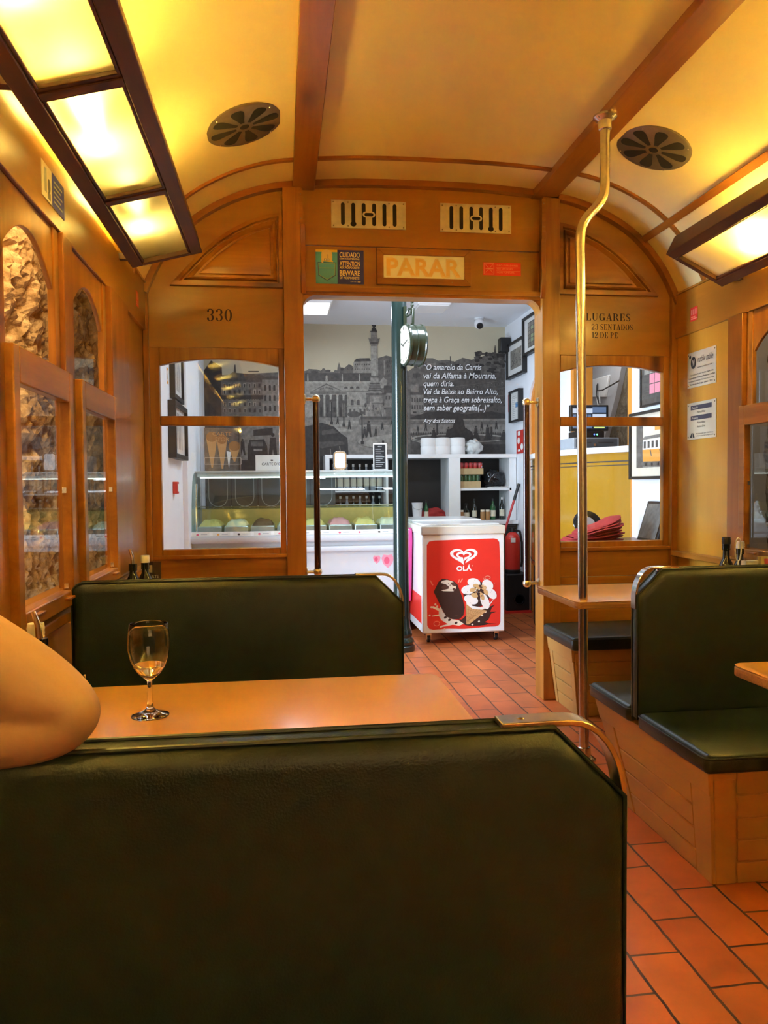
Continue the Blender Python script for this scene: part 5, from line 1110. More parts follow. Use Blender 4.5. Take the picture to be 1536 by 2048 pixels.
for x, lab in ((1.69, 'small brown jar at the far left of the lower right shelf'), (1.895, 'small pale jar in the middle of the lower right shelf'), (1.945, 'small amber jar left of the green sauce bottle')):
    q = thing('small_jar', lab, 'jar', (x, 7.22, .81), 'jars in the lower right shelf'); MB().lathe([(.02, 0), (.022, .005), (.022, .07), (.018, .08)], (x, 7.22, .81), 14).build('jar', 'p_cone2', q); MB().lathe([(.020, 0), (.020, .018)], (x, 7.22, .889), 14).build('lid', 'p_pale', q)
def pack(label, x0, x1, z, hh_, mat, cm):
    q = thing('drinks_pack', label, 'drinks pack', ((x0 + x1) / 2, 7.25, z), 'shrink-wrapped drink packs'); MB().box(x0, 7.16, z, x1, 7.34, z + hh_ * .5).build('tray', 'cardboard', q, bevel=.002)
    n_ = 5
    for k in range(n_):
        for y in (7.20, 7.30):
            x = x0 + (x1 - x0) * (k + .5) / n_; MB().lathe([(.018, 0), (.019, .004), (.019, hh_ * .42), (.012, hh_ * .5)], (x, y, z + hh_ * .5), 12).build('can', cm, q)
    MB().box(x0 + .002, 7.162, z + hh_ * .5, x1 - .002, 7.338, z + hh_).build('film', 'acrylic', q, bevel=.008)
pack('shrink-wrapped pack of green bottles at the shelf floor', 1.668, 1.865, 1.115, .125, 'bag_film', 'bottle_green')
pack('shrink-wrapped pack of red drinks stacked on the green pack', 1.664, 1.89, 1.241, .115, 'bag_film', 'red_plastic')
def lump(nm, label, cat, c, r, mat, sq, seed, amp=.25, knot=None):
    bm = bmesh.new(); bmesh.ops.create_icosphere(bm, subdivisions=4, radius=1)
    for v in bm.verts:
        k = 1 + amp * noise.fractal(v.co * 2.1 + Vector((seed, 0, 0)), 1, 2, 3); v.co = Vector((v.co.x * k * r * sq[0], v.co.y * k * r * sq[1], max(-.86, v.co.z * k) * r * sq[2])) + Vector(c)
    me = bpy.data.meshes.new(nm); bm.to_mesh(me); bm.free(); me.materials.append(MATS[mat]); me.polygons.foreach_set('use_smooth', [True] * len(me.polygons)); o = bpy.data.objects.new(nm, me); C.objects.link(o); o['_o'] = (0, 0, 0); return tag(o, label, cat)
lump('bin_bag', 'black plastic bag stuffed beside the drink packs on the shelf', 'bag', (2.01, 7.26, 1.195), .092, 'black_gloss', (1.05, .9, .98), 4, .3)
lump('carrier_bag', 'crumpled translucent carrier bag beside the paper rolls', 'bag', (1.83, 7.30, 1.498), .075, 'bag_film', (1.1, .9, 1.06), 8, .25)
lump('snack_bag', 'bag of red and brown wrapped snacks on the shelf worktop', 'bag', (1.42, 7.28, .866), .06, 'napkin_red', (2.1, .9, 1.0), 11, .3)
for k, x in enumerate((1.385, 1.525, 1.665)):
    q = thing('paper_roll', ('leftmost', 'middle', 'rightmost')[k] + ' big white paper roll on top of the shelf unit', 'paper roll', (x, 7.28, 1.43), 'white paper rolls on the shelf unit')
    MB().lathe([(.070, 0), (.076, .012), (.077, .07), (.073, .078), (.073, .082), (.077, .09), (.076, .150), (.066, .162), (.02, .164), (.018, .15)], (x + (.01 if k == 0 else 0), 7.28 + (.03 if k == 0 else 0), 1.43), 24).build('roll', 'white_matt', q)
q = thing('white_bucket', 'white plastic bucket on the worktop behind the freezer', 'bucket', (1.265, 7.22, .81)); MB().lathe([(.038, 0), (.050, .165), (.053, .172), (.048, .172), (.036, .01)], (1.265, 7.22, .81), 20).build('pail', 'white_gloss', q); MB().tube([(1.215, 7.22, .96), (1.225, 7.17, .93), (1.265, 7.16, .915), (1.305, 7.17, .93), (1.315, 7.22, .96)], .002, 6).build('handle', 'steel', q)
bottle('green_bottle', 'slim green bottle beside the white bucket', 'bottle', 1.355, 7.24, .81, .19, .022, 'bottle_green', 'black', None)
q = thing('leaflets', 'thin pile of white papers at the end of the shelf', 'papers', (2.04, 7.2, 1.115)); MB().box(1.95, 7.15, 1.1155, 2.12, 7.26, 1.122).build('sheets', 'paper', q); MB().box(1.96, 7.14, 1.122, 2.125, 7.25, 1.126).build('top_sheet', 'p_white', q)

# ---------------- right end: speaker, extinguisher, mop
t = thing('floor_speaker', 'black loudspeaker box on the floor under the fire extinguisher', 'speaker', (2.09, 6.84, 0))
MB().prism([(1.975, 6.70), (2.185, 6.70), (2.185, 6.95), (1.985, 6.95), (1.965, 6.85)], 'z', .022, .345).build('cabinet', 'black', t, bevel=.006)
MB().box(1.955, 6.68, 0, 2.195, 6.97, .022).build('plinth', 'red_paint', t); MB().lathe([(.050, 0), (.050, .004), (.040, .006), (.034, -.004)], (2.09, 6.70, .12), 20, 0, (0, -1, 0)).build('port', 'black_gloss', t)
t = thing('fire_extinguisher', 'red fire extinguisher standing on the black loudspeaker', 'fire extinguisher', (2.07, 6.83, .345))
MB().lathe([(.066, .028), (.068, .05), (.068, .30), (.060, .335), (.040, .36), (.022, .37)], (2.07, 6.83, .345), 24).build('cylinder', 'red_paint', t)
MB().lathe([(.068, 0), (.071, .006), (.071, .03), (.066, .034)], (2.07, 6.83, .345), 24).build('base_ring', 'black', t)
MB().lathe([(.022, 0), (.020, .035), (.012, .04)], (2.07, 6.83, .714), 14).box(2.03, 6.82, .74, 2.10, 6.84, .752).box(2.02, 6.82, .765, 2.10, 6.84, .775).build('valve', 'black', t)
MB().tube([(2.09, 6.83, .735), (2.135, 6.82, .72), (2.15, 6.81, .62), (2.148, 6.80, .45), (2.142, 6.80, .40)], .011, 10).build('hose', 'black', t)
MB().box(2.035, 6.758, .625, 2.075, 6.764, .665).build('label', 'p_white', t)
t = thing('mop', 'red-handled mop with black grip leaning by the fire extinguisher', 'mop', (1.9, 7.0, 0))
a, b = Vector((1.84, 7.0, .06)), Vector((2.185, 7.0, 1.15)); MB().tube([tuple(a), tuple(a.lerp(b, .86))], .011, 10).build('handle', 'red_plastic', t); MB().tube([tuple(a.lerp(b, .86)), tuple(b)], .014, 10).build('grip', 'black', t); MB().lathe([(.05, 0), (.055, .02), (.02, .06)], (1.84, 7.0, 0), 14).build('head', 'white_matt', t)

# ---------------- pictures
def picture(label, X, ya, yb, z0, z1, fw, depth, art, side='right', mat='p_white'):
    """ya far edge, yb near edge"""
    s = -1 if side == 'right' else 1; t = thing('framed_picture', label, 'picture', (X, (ya + yb) / 2, z0), 'framed pictures in the shop')
    lo, hi = sorted((X, X + s * depth)); mb = MB()
    mb.box(lo, yb, z0, hi, ya, z0 + fw).box(lo, yb, z1 - fw, hi, ya, z1).box(lo, yb, z0 + fw, hi, yb + fw, z1 - fw).box(lo, ya - fw, z0 + fw, hi, ya, z1 - fw); mb.build('frame', 'black', t, bevel=.002)
    xs = X + s * depth * .55; lo, hi = sorted((X, xs)); MB().box(lo, yb + fw, z0 + fw, hi, ya - fw, z1 - fw).build('mount', mat, t)
    W_ = ya - yb - 2 * fw; H_ = z1 - z0 - 2 * fw
    F = Flat((xs, ya - fw, z0 + fw), (0, -1, 0), (0, 0, 1), W_) if side == 'right' else Flat((xs, yb + fw, z0 + fw), (0, 1, 0), (0, 0, 1), W_)
    art(F, H_ / W_); F.build('print', t)
    xg = X + s * depth * .8; MB().add([(xg, yb + fw, z0 + fw), (xg, ya - fw, z0 + fw), (xg, ya - fw, z1 - fw), (xg, yb + fw, z1 - fw)], [(0, 1, 2, 3)]).build('glazing', 'picture_glass', t, recalc=False)
def art_sketch(F, h):
    F.rect(.15, h * .2, .85, h * .82, 'p_m5', 1)
    for k in range(30): x, y = rnd.uniform(.2, .75), rnd.uniform(h * .25, h * .7); F.line([(x, y), (x + rnd.uniform(.02, .12), y + rnd.uniform(-.05, .14))], .02, rnd.choice(['p_m3', 'p_m4', 'p_m6', 'p_m2']), 2)
def art_grid(F, h):
    F.rect(.22, h * .12, .80, h * .88, 'p_m2', 1)
    for j in range(6):
        for k in range(3): F.rect(.25 + k * .18, h * (.15 + j * .12), .40 + k * .18, h * (.25 + j * .12), rnd.choice(['p_m4', 'p_m5', 'p_stitch']), 2)
def art_doc(F, h):
    F.rect(.08, h * .05, .92, h * .95, 'p_white', 1); F.rect(.5, h * .45, .85, h * .62, 'p_blue', 2)
    for k in range(12): F.rect(.15, h * (.1 + k * .068), .15 + rnd.uniform(.2, .65), h * (.115 + k * .068), 'p_grey', 3)
def art_plain(F, h):
    for k in range(5): F.rect(.2 + k * .13, h * .12, .25 + k * .13, h * .9, 'p_m5', 1)
def art_tiles(F, h):
    F.rect(.0, 0, 1, h, 'p_m2', 1)
    for j in range(7):
        for k in range(6): F.rect(.08 + k * .155, h * (.12 + j * .125), .225 + k * .155, h * (.235 + j * .125), ('p_pink', 'p_pink', 'p_m6', 'p_flesh', 'p_flesh', 'p_flesh', 'p_nut')[j] if (k or j > 1) else 'p_m2', 2)
def art_tram(F, h):
    F.rect(.12, h * .14, .92, h * .96, 'p_m5', 1); F.rect(.12, h * .14, .28, h * .96, 'p_m3', 2); F.rect(.28, h * .55, .92, h * .96, 'p_pale', 2); F.rect(.55, h * .72, .75, h * .9, 'p_orange', 3); F.rect(.78, h * .7, .9, h * .95, 'p_blue', 3)
    F.poly([(.28, h * .24), (.92, h * .22), (.92, h * .42), (.27, h * .43)], 'p_orange', 4); F.poly([(.27, h * .43), (.92, h * .42), (.92, h * .60), (.28, h * .58)], 'p_white', 4)
    for k in range(7): F.rect(.30 + k * .09, h * .45, .35 + k * .09, h * .56, 'p_m2', 5)
    F.poly([(.26, h * .59), (.92, h * .61), (.92, h * .66), (.32, h * .64)], 'p_m4', 5); F.rect(.26, h * .16, .92, h * .23, 'p_m3', 4)
    for k in range(4): F.ell(.35 + k * .14, h * .19, .02, .02, 'p_black', 5, 8)
    for x in (.45, .66): F.line([(x, h * .42), (x + .03, h * .32)], .02, 'p_m3', 6)
picture('black framed grey sketch high on the right shop wall', 2.2, 7.32, 6.79, 2.145, 2.475, .022, .045, art_sketch)
picture('black framed picture grid topmost beside the door post', 2.2, 6.81, 6.35, 2.285, 2.62, .022, .045, art_grid)
picture('black framed blue and white notice below the sketch', 2.2, 7.216, 6.905, 1.725, 2.02, .018, .05, art_doc)
picture('black framed picture of pink and beige squares in the right end window', 2.2, 4.545, 4.08, 1.605, 2.12, .014, .02, art_tiles, mat='p_m2')
picture('large framed picture of a yellow tram in the right end window', 2.2, 4.675, 4.08, 1.170, 1.580, .018, .03, art_tram, mat='p_pale')
picture('upper dark framed picture on the left shop wall', -.70, 5.64, 5.16, 1.725, 2.10, .03, .035, art_plain, 'left')
picture('lower dark deep-framed picture on the left shop wall', -.70, 5.70, 5.06, 1.335, 1.700, .03, .05, art_plain, 'left')
t = thing('fire_point_sign', 'small red and cream fire sign on the right wall by the mural', 'sign', (2.2, 7.3, 1.85)); MB().box(2.195, 7.225, 1.845, 2.2, 7.375, 2.01).build('sheet', 'red_paint', t); F = Flat((2.1948, 7.375, 1.845), (0, -1, 0), (0, 0, 1), .15); F.rect(.2, .2, .8, .9, 'p_cream', 1); F.ell(.5, .5, .2, .25, 'p_flesh', 2); F.build('print', t)
t = thing('fire_notice', 'red fire instruction notice with white circles above the shelf end', 'sign', (2.2, 7.0, 1.43)); MB().box(2.195, 6.87, 1.43, 2.2, 7.11, 1.645).build('sheet', 'red_paint', t); F = Flat((2.1948, 7.11, 1.43), (0, -1, 0), (0, 0, 1), .24)
for x, z in ((.3, .5), (.7, .25)): F.ell(x, z, .16, .13, 'p_white', 1)
F.rect(.2, .7, .5, .86, 'p_white', 1); F.rect(.2, .08, .5, .16, 'p_white', 1); F.build('print', t)
t = thing('fire_call_point', 'small red fire alarm box on the left shop wall', 'alarm', (-.7, 5.26, 1.10)); MB().box(-.70, 5.22, 1.105, -.67, 5.31, 1.185).build('case', 'red_paint', t, bevel=.004); MB().box(-.672, 5.24, 1.12, -.668, 5.29, 1.17).build('window', 'p_white', t)
t = thing('wall_sticker', 'small orange and white sticker on the left shop wall', 'sticker', (-.7, 5.07, 1.80)); MB().box(-.70, 5.04, 1.80, -.698, 5.11, 1.90).build('sheet', 'p_orange', t); F = Flat((-.6978, 5.04, 1.80), (0, 1, 0), (0, 0, 1), .07); F.rect(.15, .2, .85, 1.2, 'p_white', 1); F.line([(.3, .4), (.7, 1.0)], .08, 'p_black', 2); F.build('print', t)

# ---------------- yellow tram-front counter with the till
def bow(yn, yf, bulge, xw=2.2, n=24): return [(xw - bulge * (1 - (2 * k / n - 1) ** 2), yn + (yf - yn) * k / n) for k in range(n + 1)]
t = thing('yellow_counter', 'bow-fronted yellow counter with white top under the till', 'counter', (2.2, 5.66, 0))
base = bow(4.69, 6.63, .235); MB().prism(base + [(2.34, 6.63), (2.34, 4.69)], 'z', .50, 1.345).build('front', 'yellow_paint', t, smooth=50)
MB().prism(inset(base, -.02) + [(2.34, 6.61), (2.34, 4.71)], 'z', 0, .50).build('kick', 'kick_dark', t, smooth=50)
MB().prism(bow(4.665, 6.655, .262) + [(2.9, 6.655), (2.9, 4.665)], 'z', 1.345, 1.385).build('top', 'white_gloss', t, smooth=50, bevel=.004)
for z, h in ((1.285, .008), (1.262, .005), (.53, .006)):
    b2 = [(x - .0025, y) for x, y in base]; MB().prism(b2 + [(x + .01, y) for x, y in base[::-1]], 'z', z, z + h).build('groove', 'kick_dark', t, smooth=50)
t = thing('cash_box', 'dark grey cash drawer on the white counter top', 'cash drawer', (2.18, 5.33, 1.385))
MB().box(2.015, 5.20, 1.388, 2.345, 5.56, 1.466).build('case', 'plastic_grey', t, bevel=.004); m = MB().box(2.03, 5.193, 1.398, 2.33, 5.203, 1.458); fr = m.build('drawer_front', 'grey_dark', t, bevel=.002); MB().box(2.06, 5.191, 1.430, 2.14, 5.194, 1.434).box(2.19, 5.191, 1.430, 2.30, 5.194, 1.434).build('slot', 'black', fr); MB().lathe([(.010, 0), (.009, .004)], (2.165, 5.193, 1.415), 14, 0, (0, -1, 0)).build('lock', 'chrome', fr)
t = thing('till_screen', 'black till screen showing a blue menu above the cash drawer', 'screen', (2.16, 5.30, 1.466))
MB().box(2.02, 5.27, 1.515, 2.30, 5.31, 1.70).build('bezel', 'black', t, bevel=.006); MB().box(2.06, 5.25, 1.466, 2.26, 5.42, 1.515).build('foot', 'black_gloss', t, bevel=.006)
F = Flat((2.035, 5.2697, 1.53), (1, 0, 0), (0, 0, 1), .25); F.rect(0, 0, 1, .64, 'screen_dark', 0); F.rect(0, .44, .58, .58, 'screen_white', 1); F.rect(.58, .12, .98, .42, 'screen_white', 1); F.rect(.0, 0.02, .56, .10, 'screen_blue', 1); F.rect(.86, .56, .96, .62, 'screen_red', 1); F.rect(.58, .46, .98, .62, 'screen_blue', 1)
for k in range(5):
    for j in range(3): F.rect(.01 + k * .11, .14 + j * .10, .10 + k * .11, .21 + j * .10, 'screen_blue', 1)
F.rect(.62, .02, .94, .06, 'led_text', 2); F.build('display', t)
F = Flat((2.06, 5.2497, 1.466), (1, 0, 0), (0, 0, 1)); F.ell(.125, .025, .006, .006, 'led_blue', 1, 10); F.ell(.145, .025, .006, .006, 'led_green', 1, 10); F.build('status_light', t)
t = thing('card_terminal', 'grey payment terminal on the counter top left of the till', 'terminal', (2.03, 5.60, 1.385)); MB().prism([(5.58, 1.386), (5.70, 1.386), (5.68, 1.49), (5.62, 1.495)], 'x', 2.005, 2.065).build('case', 'plastic_grey', t, bevel=.005); F = Flat((2.01, 5.596, 1.43), (1, 0, 0), (0, .3, 1)); F.rect(.005, .02, .045, .05, 'p_stitch', 1); F.build('display', t)

# ---------------- side table behind the right end window
t = thing('side_table', 'small dark side table behind the right end window', 'table', (1.87, 4.36, 0))
MB().box(1.56, 4.13, .785, 2.17, 4.60, .81).build('tabletop', 'dark_frame_x', t, bevel=.003)
for x in (1.59, 2.14):
    for y in (4.16, 4.57): MB().box(x - .018, y - .018, 0, x + .018, y + .018, .785).build('leg', 'dark_frame_z', t)
t = thing('black_plate', 'round dark glossy plate leaning behind the red napkins', 'plate', (1.84, 4.53, .82))
nrm = Vector((-.1, -.86, .5)).normalized(); MB().lathe([(.02, .004), (.055, .002), (.085, .018), (.087, .016), (.056, -.003), (.02, -.002)], (1.84, 4.535, .899), 32, 0, tuple(nrm)).build('rim', 'black_gloss', t); MB().lathe([(.05, .0065), (.001, .0075)], (1.84, 4.535, .899), 24, 0, tuple(nrm)).build('well', 'plastic_grey', t)
for k in range(8):
    q = thing('folded_napkin', ('bottom', 'second', 'third', 'fourth', 'fifth', 'sixth', 'seventh', 'topmost')[k] + ' red folded napkin counted up the fanned pile', 'napkin', (1.80, 4.35, .81 + k * .012), 'red folded napkins in the pile')
    x0 = 1.625 + .012 * k + .006 * (k % 3); x1 = 1.985 + .004 * (k % 3) - .003 * k; zz = .813 + .007 * k; rise = .004 + .0125 * k; N_ = 10; th = .009; mb = MB(); L_ = []
    for i in range(N_ + 1):
        u_ = i / N_; x = x0 + (x1 - x0) * u_; tw = .20 * (1 - max(0, (u_ - .8) / .2) ** 2 * .85) * (1 - max(0, (.12 - u_) / .12) * .4); z = zz + rise * (u_ ** 1.2) + .004 * math.sin(u_ * 7 + k); tt = th * (1 - .6 * max(0, (u_ - .85) / .15)); ys = 4.35 + .012 * math.sin(k * 2.1)
        L_.append([(x, ys - tw / 2, z), (x, ys - tw / 2 - .004, z + tt / 2), (x, ys - tw / 2, z + tt), (x, ys + tw / 2, z + tt), (x, ys + tw / 2, z)])
    mb.loops(L_); mb.build('cloth', 'napkin_red', q, smooth=70)
t = thing('leaning_board', 'grey board with black edge leaning on the right wall by the napkins', 'board', (2.15, 4.4, .81))
mb = MB().hexa([(2.105, 4.17, .8105), (2.125, 4.17, .8105), (2.125, 4.42, .8105), (2.105, 4.42, .8105), (2.175, 4.17, 1.04), (2.195, 4.17, 1.04), (2.195, 4.42, 1.04), (2.175, 4.42, 1.04)]); mb.build('frame', 'black', t, bevel=.003)
MB().hexa([(2.104, 4.19, .825), (2.112, 4.19, .825), (2.112, 4.40, .825), (2.104, 4.40, .825), (2.167, 4.19, 1.025), (2.175, 4.19, 1.025), (2.175, 4.40, 1.025), (2.167, 4.40, 1.025)]).build('face', 'p_m3', t)

# ================================================================== TABLE THINGS
ZT = .67
t = thing('wine_glass', 'nearly empty stemmed wine glass on the nearest table', 'wine glass', (-.279, 1.675, ZT))
prof = [(.039, 0), (.0392, .0015), (.036, .004), (.020, .008), (.008, .016), (.0052, .030), (.0048, .060), (.0055, .074), (.012, .0805), (.022, .089), (.032, .103), (.040, .122), (.0437, .142), (.0437, .160), (.0415, .180), (.0392, .1945), (.0384, .1955), (.0376, .1945), (.0400, .180), (.0421, .160), (.0421, .142), (.0385, .1235), (.0305, .1055), (.0205, .0915), (.011, .0845), (.002, .083)]
MB().lathe(prof, (-.279, 1.675, ZT + .0003), 48, 0, cap0=True, cap1=True).build('glass', 'crystal', t, smooth=80)
MB().lathe([(.002, .0833), (.0112, .0848), (.0207, .0918), (.0300, .1055), (.0318, .1075), (.0005, .1075)], (-.279, 1.675, ZT + .0003), 40).build('wine', 'wine_liquid', t, smooth=50)

def oil_bottle(label, x, y, h, pourer=True, group='oil and vinegar bottles on the tables', capcol='white_gloss', r=.030):
    q = thing('oil_bottle', label, 'bottle', (x, y, ZT), group); hb = h * .52
    MB().lathe([(r * .9, 0), (r, .004), (r, hb), (r * .85, hb + .018), (r * .50, hb + .038), (r * .46, h - .03), (r * .56, h - .028), (r * .56, h)], (x, y, ZT), 20).build('glass', 'bottle_dark', q)
    MB().lathe([(r * 1.01, 0), (r * 1.01, hb * .6)], (x, y, ZT + hb * .2), 20, cap0=False, cap1=False).build('label', 'p_stitch', q)
    if pourer: MB().tube([(x, y, ZT + h - .002), (x - .003, y, ZT + h + .03), (x - .010, y, ZT + h + .052), (x - .012, y, ZT + h + .058)], [.0075, .0065, .0055, .005], 10).build('pourer', 'chrome', q)
    else: MB().lathe([(r * .62, 0)] + [(r * (.64 if k % 2 else .60), .004 + k * .005) for k in range(5)] + [(r * .58, .03)], (x, y, ZT + h - .002), 18).build('cap', capcol, q)
oil_bottle('dark oil bottle with chrome pourer beside the bare elbow', -.515, 1.735, .160)
oil_bottle('dark bottle with white ribbed cap behind the chrome pourer', -.540, 1.795, .155, False)
q = thing('cruet_stand', 'thin wire cruet stand on the nearest table by the elbow', 'cruet stand', (-.50, 1.78, ZT)); m = MB()
m.tube([(-.57, 1.69, .68), (-.45, 1.69, .68), (-.45, 1.84, .68), (-.57, 1.84, .68)], .002, 6, closed=True); m.tube([(-.57, 1.69, .72), (-.45, 1.69, .72), (-.45, 1.84, .72), (-.57, 1.84, .72)], .002, 6, closed=True)
for x in (-.57, -.45):
    for y in (1.69, 1.84): m.tube([(x, y, ZT + .001), (x, y, .725)], .002, 6)
m.tube([(-.45, 1.765, .72), (-.432, 1.765, .735), (-.427, 1.765, .715), (-.44, 1.765, .70), (-.45, 1.765, .70)], .002, 6); m.build('wire', 'chrome', q)
q = thing('pepper_pot', 'small dark glass pot in the wire cruet stand', 'pepper pot', (-.478, 1.73, ZT)); MB().lathe([(.016, 0), (.018, .004), (.018, .095), (.0165, .105), (.0155, .105), (.0155, .09)], (-.478, 1.725, ZT), 18).build('glass', 'bottle_dark', q); MB().lathe([(.0182, 0), (.0182, .003)], (-.478, 1.725, ZT + .102), 18, cap0=False, cap1=False).build('rim', 'chrome', q)

oil_bottle('dark oil bottle with pourer in the far left corner', -.598, 3.25, .172)
oil_bottle('dark bottle with white cap in the far left corner', -.560, 3.31, .172, False)
t = thing('menu_stand', 'dark menu stand lettered CARTE D’OR in the far left corner', 'menu', (-.52, 3.36, ZT)); MB().box(-.575, 3.36, ZT, -.505, 3.364, .838).build('card', 'p_brown', t); MB().box(-.575, 3.34, ZT, -.505, 3.39, ZT + .004).build('foot', 'acrylic', t); MB().box(-.578, 3.354, ZT, -.502, 3.357, .842).build('sleeve', 'acrylic', t)
F = Flat((-.575, 3.3598, ZT), (1, 0, 0), (0, 0, 1), .07); text_fit(F, 'CARTE', .15, 1.42, .72, .17, 'p_pale', 1); text_fit(F, "D'OR", .2, 1.12, .62, .2, 'p_pale', 1); F.rect(.1, 1.75, .5, 2.2, 'p_cream', 1); F.build('print', t)

oil_bottle('dark oil bottle leftmost of the set on the far right table', 1.915, 3.16, .212, False, capcol='black')
oil_bottle('dark bottle with white cap right of the wire loop', 2.005, 3.20, .188, False)
q = thing('cruet_stand', 'wire cruet stand with tall looped handle on the far right table', 'cruet stand', (1.97, 3.18, ZT)); m = MB()
m.tube([(1.87, 3.11, .68), (2.05, 3.11, .68), (2.05, 3.25, .68), (1.87, 3.25, .68)], .0025, 6, closed=True)
for x in (1.87, 2.05):
    for y in (3.11, 3.25): m.tube([(x, y, ZT + .001), (x, y, .683)], .0025, 6)
m.tube([(1.955, 3.11, .68), (1.955, 3.135, .68), (1.955, 3.135, .81)], .003, 6); m.tube([(1.955 + .014 * math.sin(a), 3.135, .857 - .05 * math.cos(a)) for a in [2 * PI * k / 16 for k in range(16)]], .003, 8, closed=True); m.build('wire', 'white_gloss', q)
t = thing('sachet_box', 'clear plastic sachet box beside the bottles on the right table', 'box', (1.985, 3.08, ZT)); m = MB(); m.box(1.93, 3.04, ZT, 2.00, 3.043, .832).box(1.93, 3.04, ZT, 1.933, 3.09, .832).box(1.997, 3.04, ZT, 2.00, 3.09, .832).box(1.93, 3.04, ZT, 2.00, 3.09, ZT + .004).build('box', 'acrylic', t); MB().box(1.937, 3.048, ZT + .004, 1.993, 3.084, .815).build('sachets', 'p_white', t)
t = thing('menu_holder', 'brown menu folder standing at the window end of the right table', 'menu', (2.055, 3.09, ZT)); MB().hexa([(2.015, 3.06, ZT), (2.08, 3.06, ZT), (2.08, 3.12, ZT), (2.015, 3.12, ZT), (2.015, 3.085, .828), (2.08, 3.085, .828), (2.08, 3.095, .828), (2.015, 3.095, .828)]).build('folder', 'cardboard', t); F = Flat((2.03, 3.0795, .815), (1, 0, 0), (0, .16, 1)); F.rect(.01, -.03, .04, .005, 'p_berry', 1); F.build('print', t)

# ================================================================== PERSON (only the bent arm is in view)
def skin_mesh(nm, verts, edges, mat, parent=None, sub=2, root=0, blend=False):
    me = bpy.data.meshes.new(nm); org = Vector(parent['_o']) if parent is not None else Vector((0, 0, 0)); me.from_pydata([Vector(v[0]) - org for v in verts], edges, []); o = bpy.data.objects.new(nm, me); C.objects.link(o); o['_o'] = tuple(org)
    me.materials.append(MATS[mat])
    if parent is not None: o.parent = parent
    md = o.modifiers.new('skin', 'SKIN'); md.use_smooth_shade = True
    if not me.skin_vertices: me.attributes.new('skin', 'FLOAT', 'POINT')
    sv = me.skin_vertices[0].data
    for i, v in enumerate(verts):
        r = v[1]; sv[i].radius = r if isinstance(r, tuple) else (r, r); sv[i].use_root = i == root
    s = o.modifiers.new('smooth', 'SUBSURF'); s.levels = sub; s.render_levels = sub
    if blend:
        r = o.modifiers.new('blend', 'REMESH'); r.mode = 'VOXEL'; r.voxel_size = .0045; r.use_smooth_shade = True
        q = o.modifiers.new('relax', 'SMOOTH'); q.factor = .5; q.iterations = 5
    return o
B = [((-.53, 1.10, .47), .10), ((-.535, 1.08, .62), .092), ((-.54, 1.05, .80), .088), ((-.545, 1.03, .98), .092), ((-.55, 1.02, 1.10), .075), ((-.56, 1.02, 1.18), .046), ((-.565, 1.02, 1.25), .060), ((-.57, 1.02, 1.33), .078), ((-.57, 1.02, 1.40), .062),
     # right arm (towards the viewer): shoulder, upper arm, elbow, forearm, wrist, palm
     ((-.545, .975, 1.100), .055), ((-.485, .930, 1.062), .056), ((-.400, .900, 1.010), .057), ((-.312, .884, .957), .055), ((-.258, .876, .926), .0505), ((-.2185, .868, .9065), .039), ((-.233, .868, .893), .036), ((-.280, .866, .886), .036), ((-.345, .868, .882), .036), ((-.43, .890, .895), .028), ((-.50, .93, .905), .023),
     # left arm resting on the lap
     ((-.54, 1.13, 1.07), .052), ((-.52, 1.22, .92), .044), ((-.49, 1.26, .74), .038), ((-.38, 1.23, .66), .030), ((-.30, 1.21, .635), .024),
     # thighs and shins
     ((-.47, 1.04, .475), .078), ((-.22, 1.04, .49), .066), ((-.10, 1.05, .47), .052), ((-.07, 1.06, .25), .042), ((-.06, 1.06, .07), .030), ((.02, 1.06, .035), .028),
     ((-.47, 1.16, .475), .078), ((-.22, 1.17, .49), .066), ((-.10, 1.18, .47), .052), ((-.07, 1.19, .25), .042), ((-.06, 1.19, .07), .030), ((.02, 1.19, .035), .028)]
Eg = [(i, i + 1) for i in range(8)] + [(3, 9)] + [(i, i + 1) for i in range(9, 19)] + [(3, 20)] + [(i, i + 1) for i in range(20, 24)] + [(0, 25)] + [(i, i + 1) for i in range(25, 30)] + [(0, 31)] + [(i, i + 1) for i in range(31, 36)]
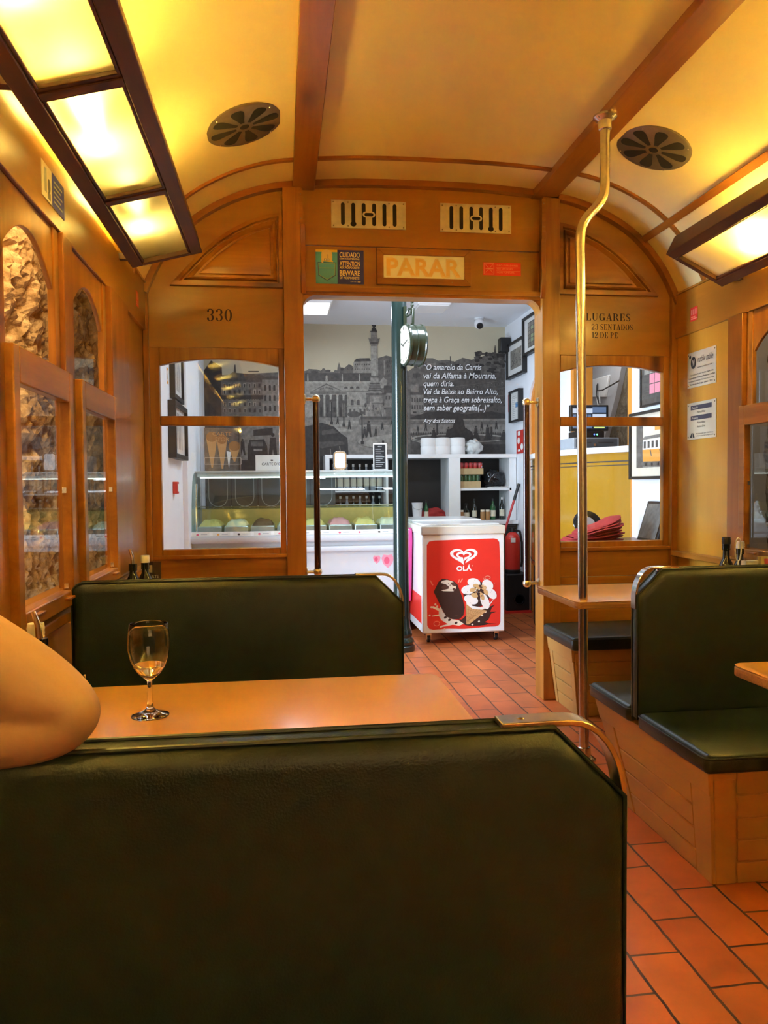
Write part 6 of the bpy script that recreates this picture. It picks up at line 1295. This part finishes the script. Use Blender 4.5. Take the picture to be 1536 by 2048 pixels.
def hand(c, d, spread, upv):
    d = Vector(d).normalized(); sp = Vector(spread).normalized(); upv = Vector(upv); base = len(B); root = c
    for k, (off, ln) in enumerate(((-.033, .060), (-.011, .068), (.011, .064), (.032, .050))):
        p = Vector(B[root][0]); a = p + d * .035 + sp * off; i0 = len(B)
        B.extend([(tuple(a), .0115), (tuple(a + d * ln * .55 + upv * .006), .0105), (tuple(a + d * ln - upv * .012), .0098)]); Eg.extend([(root, i0), (i0, i0 + 1), (i0 + 1, i0 + 2)])
    p = Vector(B[root][0]); i0 = len(B); B.extend([(tuple(p - sp * .03 + d * .005), .0125), (tuple(p - sp * .052 + d * .035), .0105)]); Eg.extend([(root, i0), (i0, i0 + 1)])
hand(19, (-.45, .8, .15), (.3, .2, -.9), (.2, .2, .1)); hand(24, (.9, -.1, -.3), (0, 1, 0), (0, 0, 1))
body = skin_mesh('person', B, Eg, 'skin', blend=True); tag(body, 'person with a bare bent elbow leaning on the nearest bench back', 'person')
skin_mesh('shirt', [((-.53, 1.10, .50), .108), ((-.535, 1.08, .64), .101), ((-.54, 1.05, .82), .097), ((-.545, 1.03, .98), .100), ((-.55, 1.02, 1.09), .080)], [(i, i + 1) for i in range(4)], 'cloth_blue', body)
skin_mesh('shorts', [((-.53, 1.10, .47), .108), ((-.46, 1.04, .475), .086), ((-.24, 1.04, .488), .075), ((-.46, 1.16, .475), .086), ((-.24, 1.17, .488), .075)], [(0, 1), (1, 2), (0, 3), (3, 4)], 'cloth_dark', body)
m = MB(); m.sphere((-.575, 1.02, 1.385), .085, 18, 0, (1, 1, .95)); m.build('hair', 'hair_brown', body)
m = MB(); m.lathe([(.018, -.01), (.01, .015)], (-.497, 1.0, 1.32), 10, 0, (1, 0, -.2)); m.build('nose', 'skin', body)
for y in (1.0 - .027, 1.047): m = MB(); m.sphere((-.503, y, 1.342), .009, 10); m.build('eye', 'p_white', body)
m = MB(); m.sphere((-.505, 1.02, 1.285), .014, 10, 0, (.5, 1.4, .35)); m.build('mouth', 'p_pink', body)
MB().sphere((-.290, .8345, .955), .0032, 10).build('mole', 'p_cone2', body)
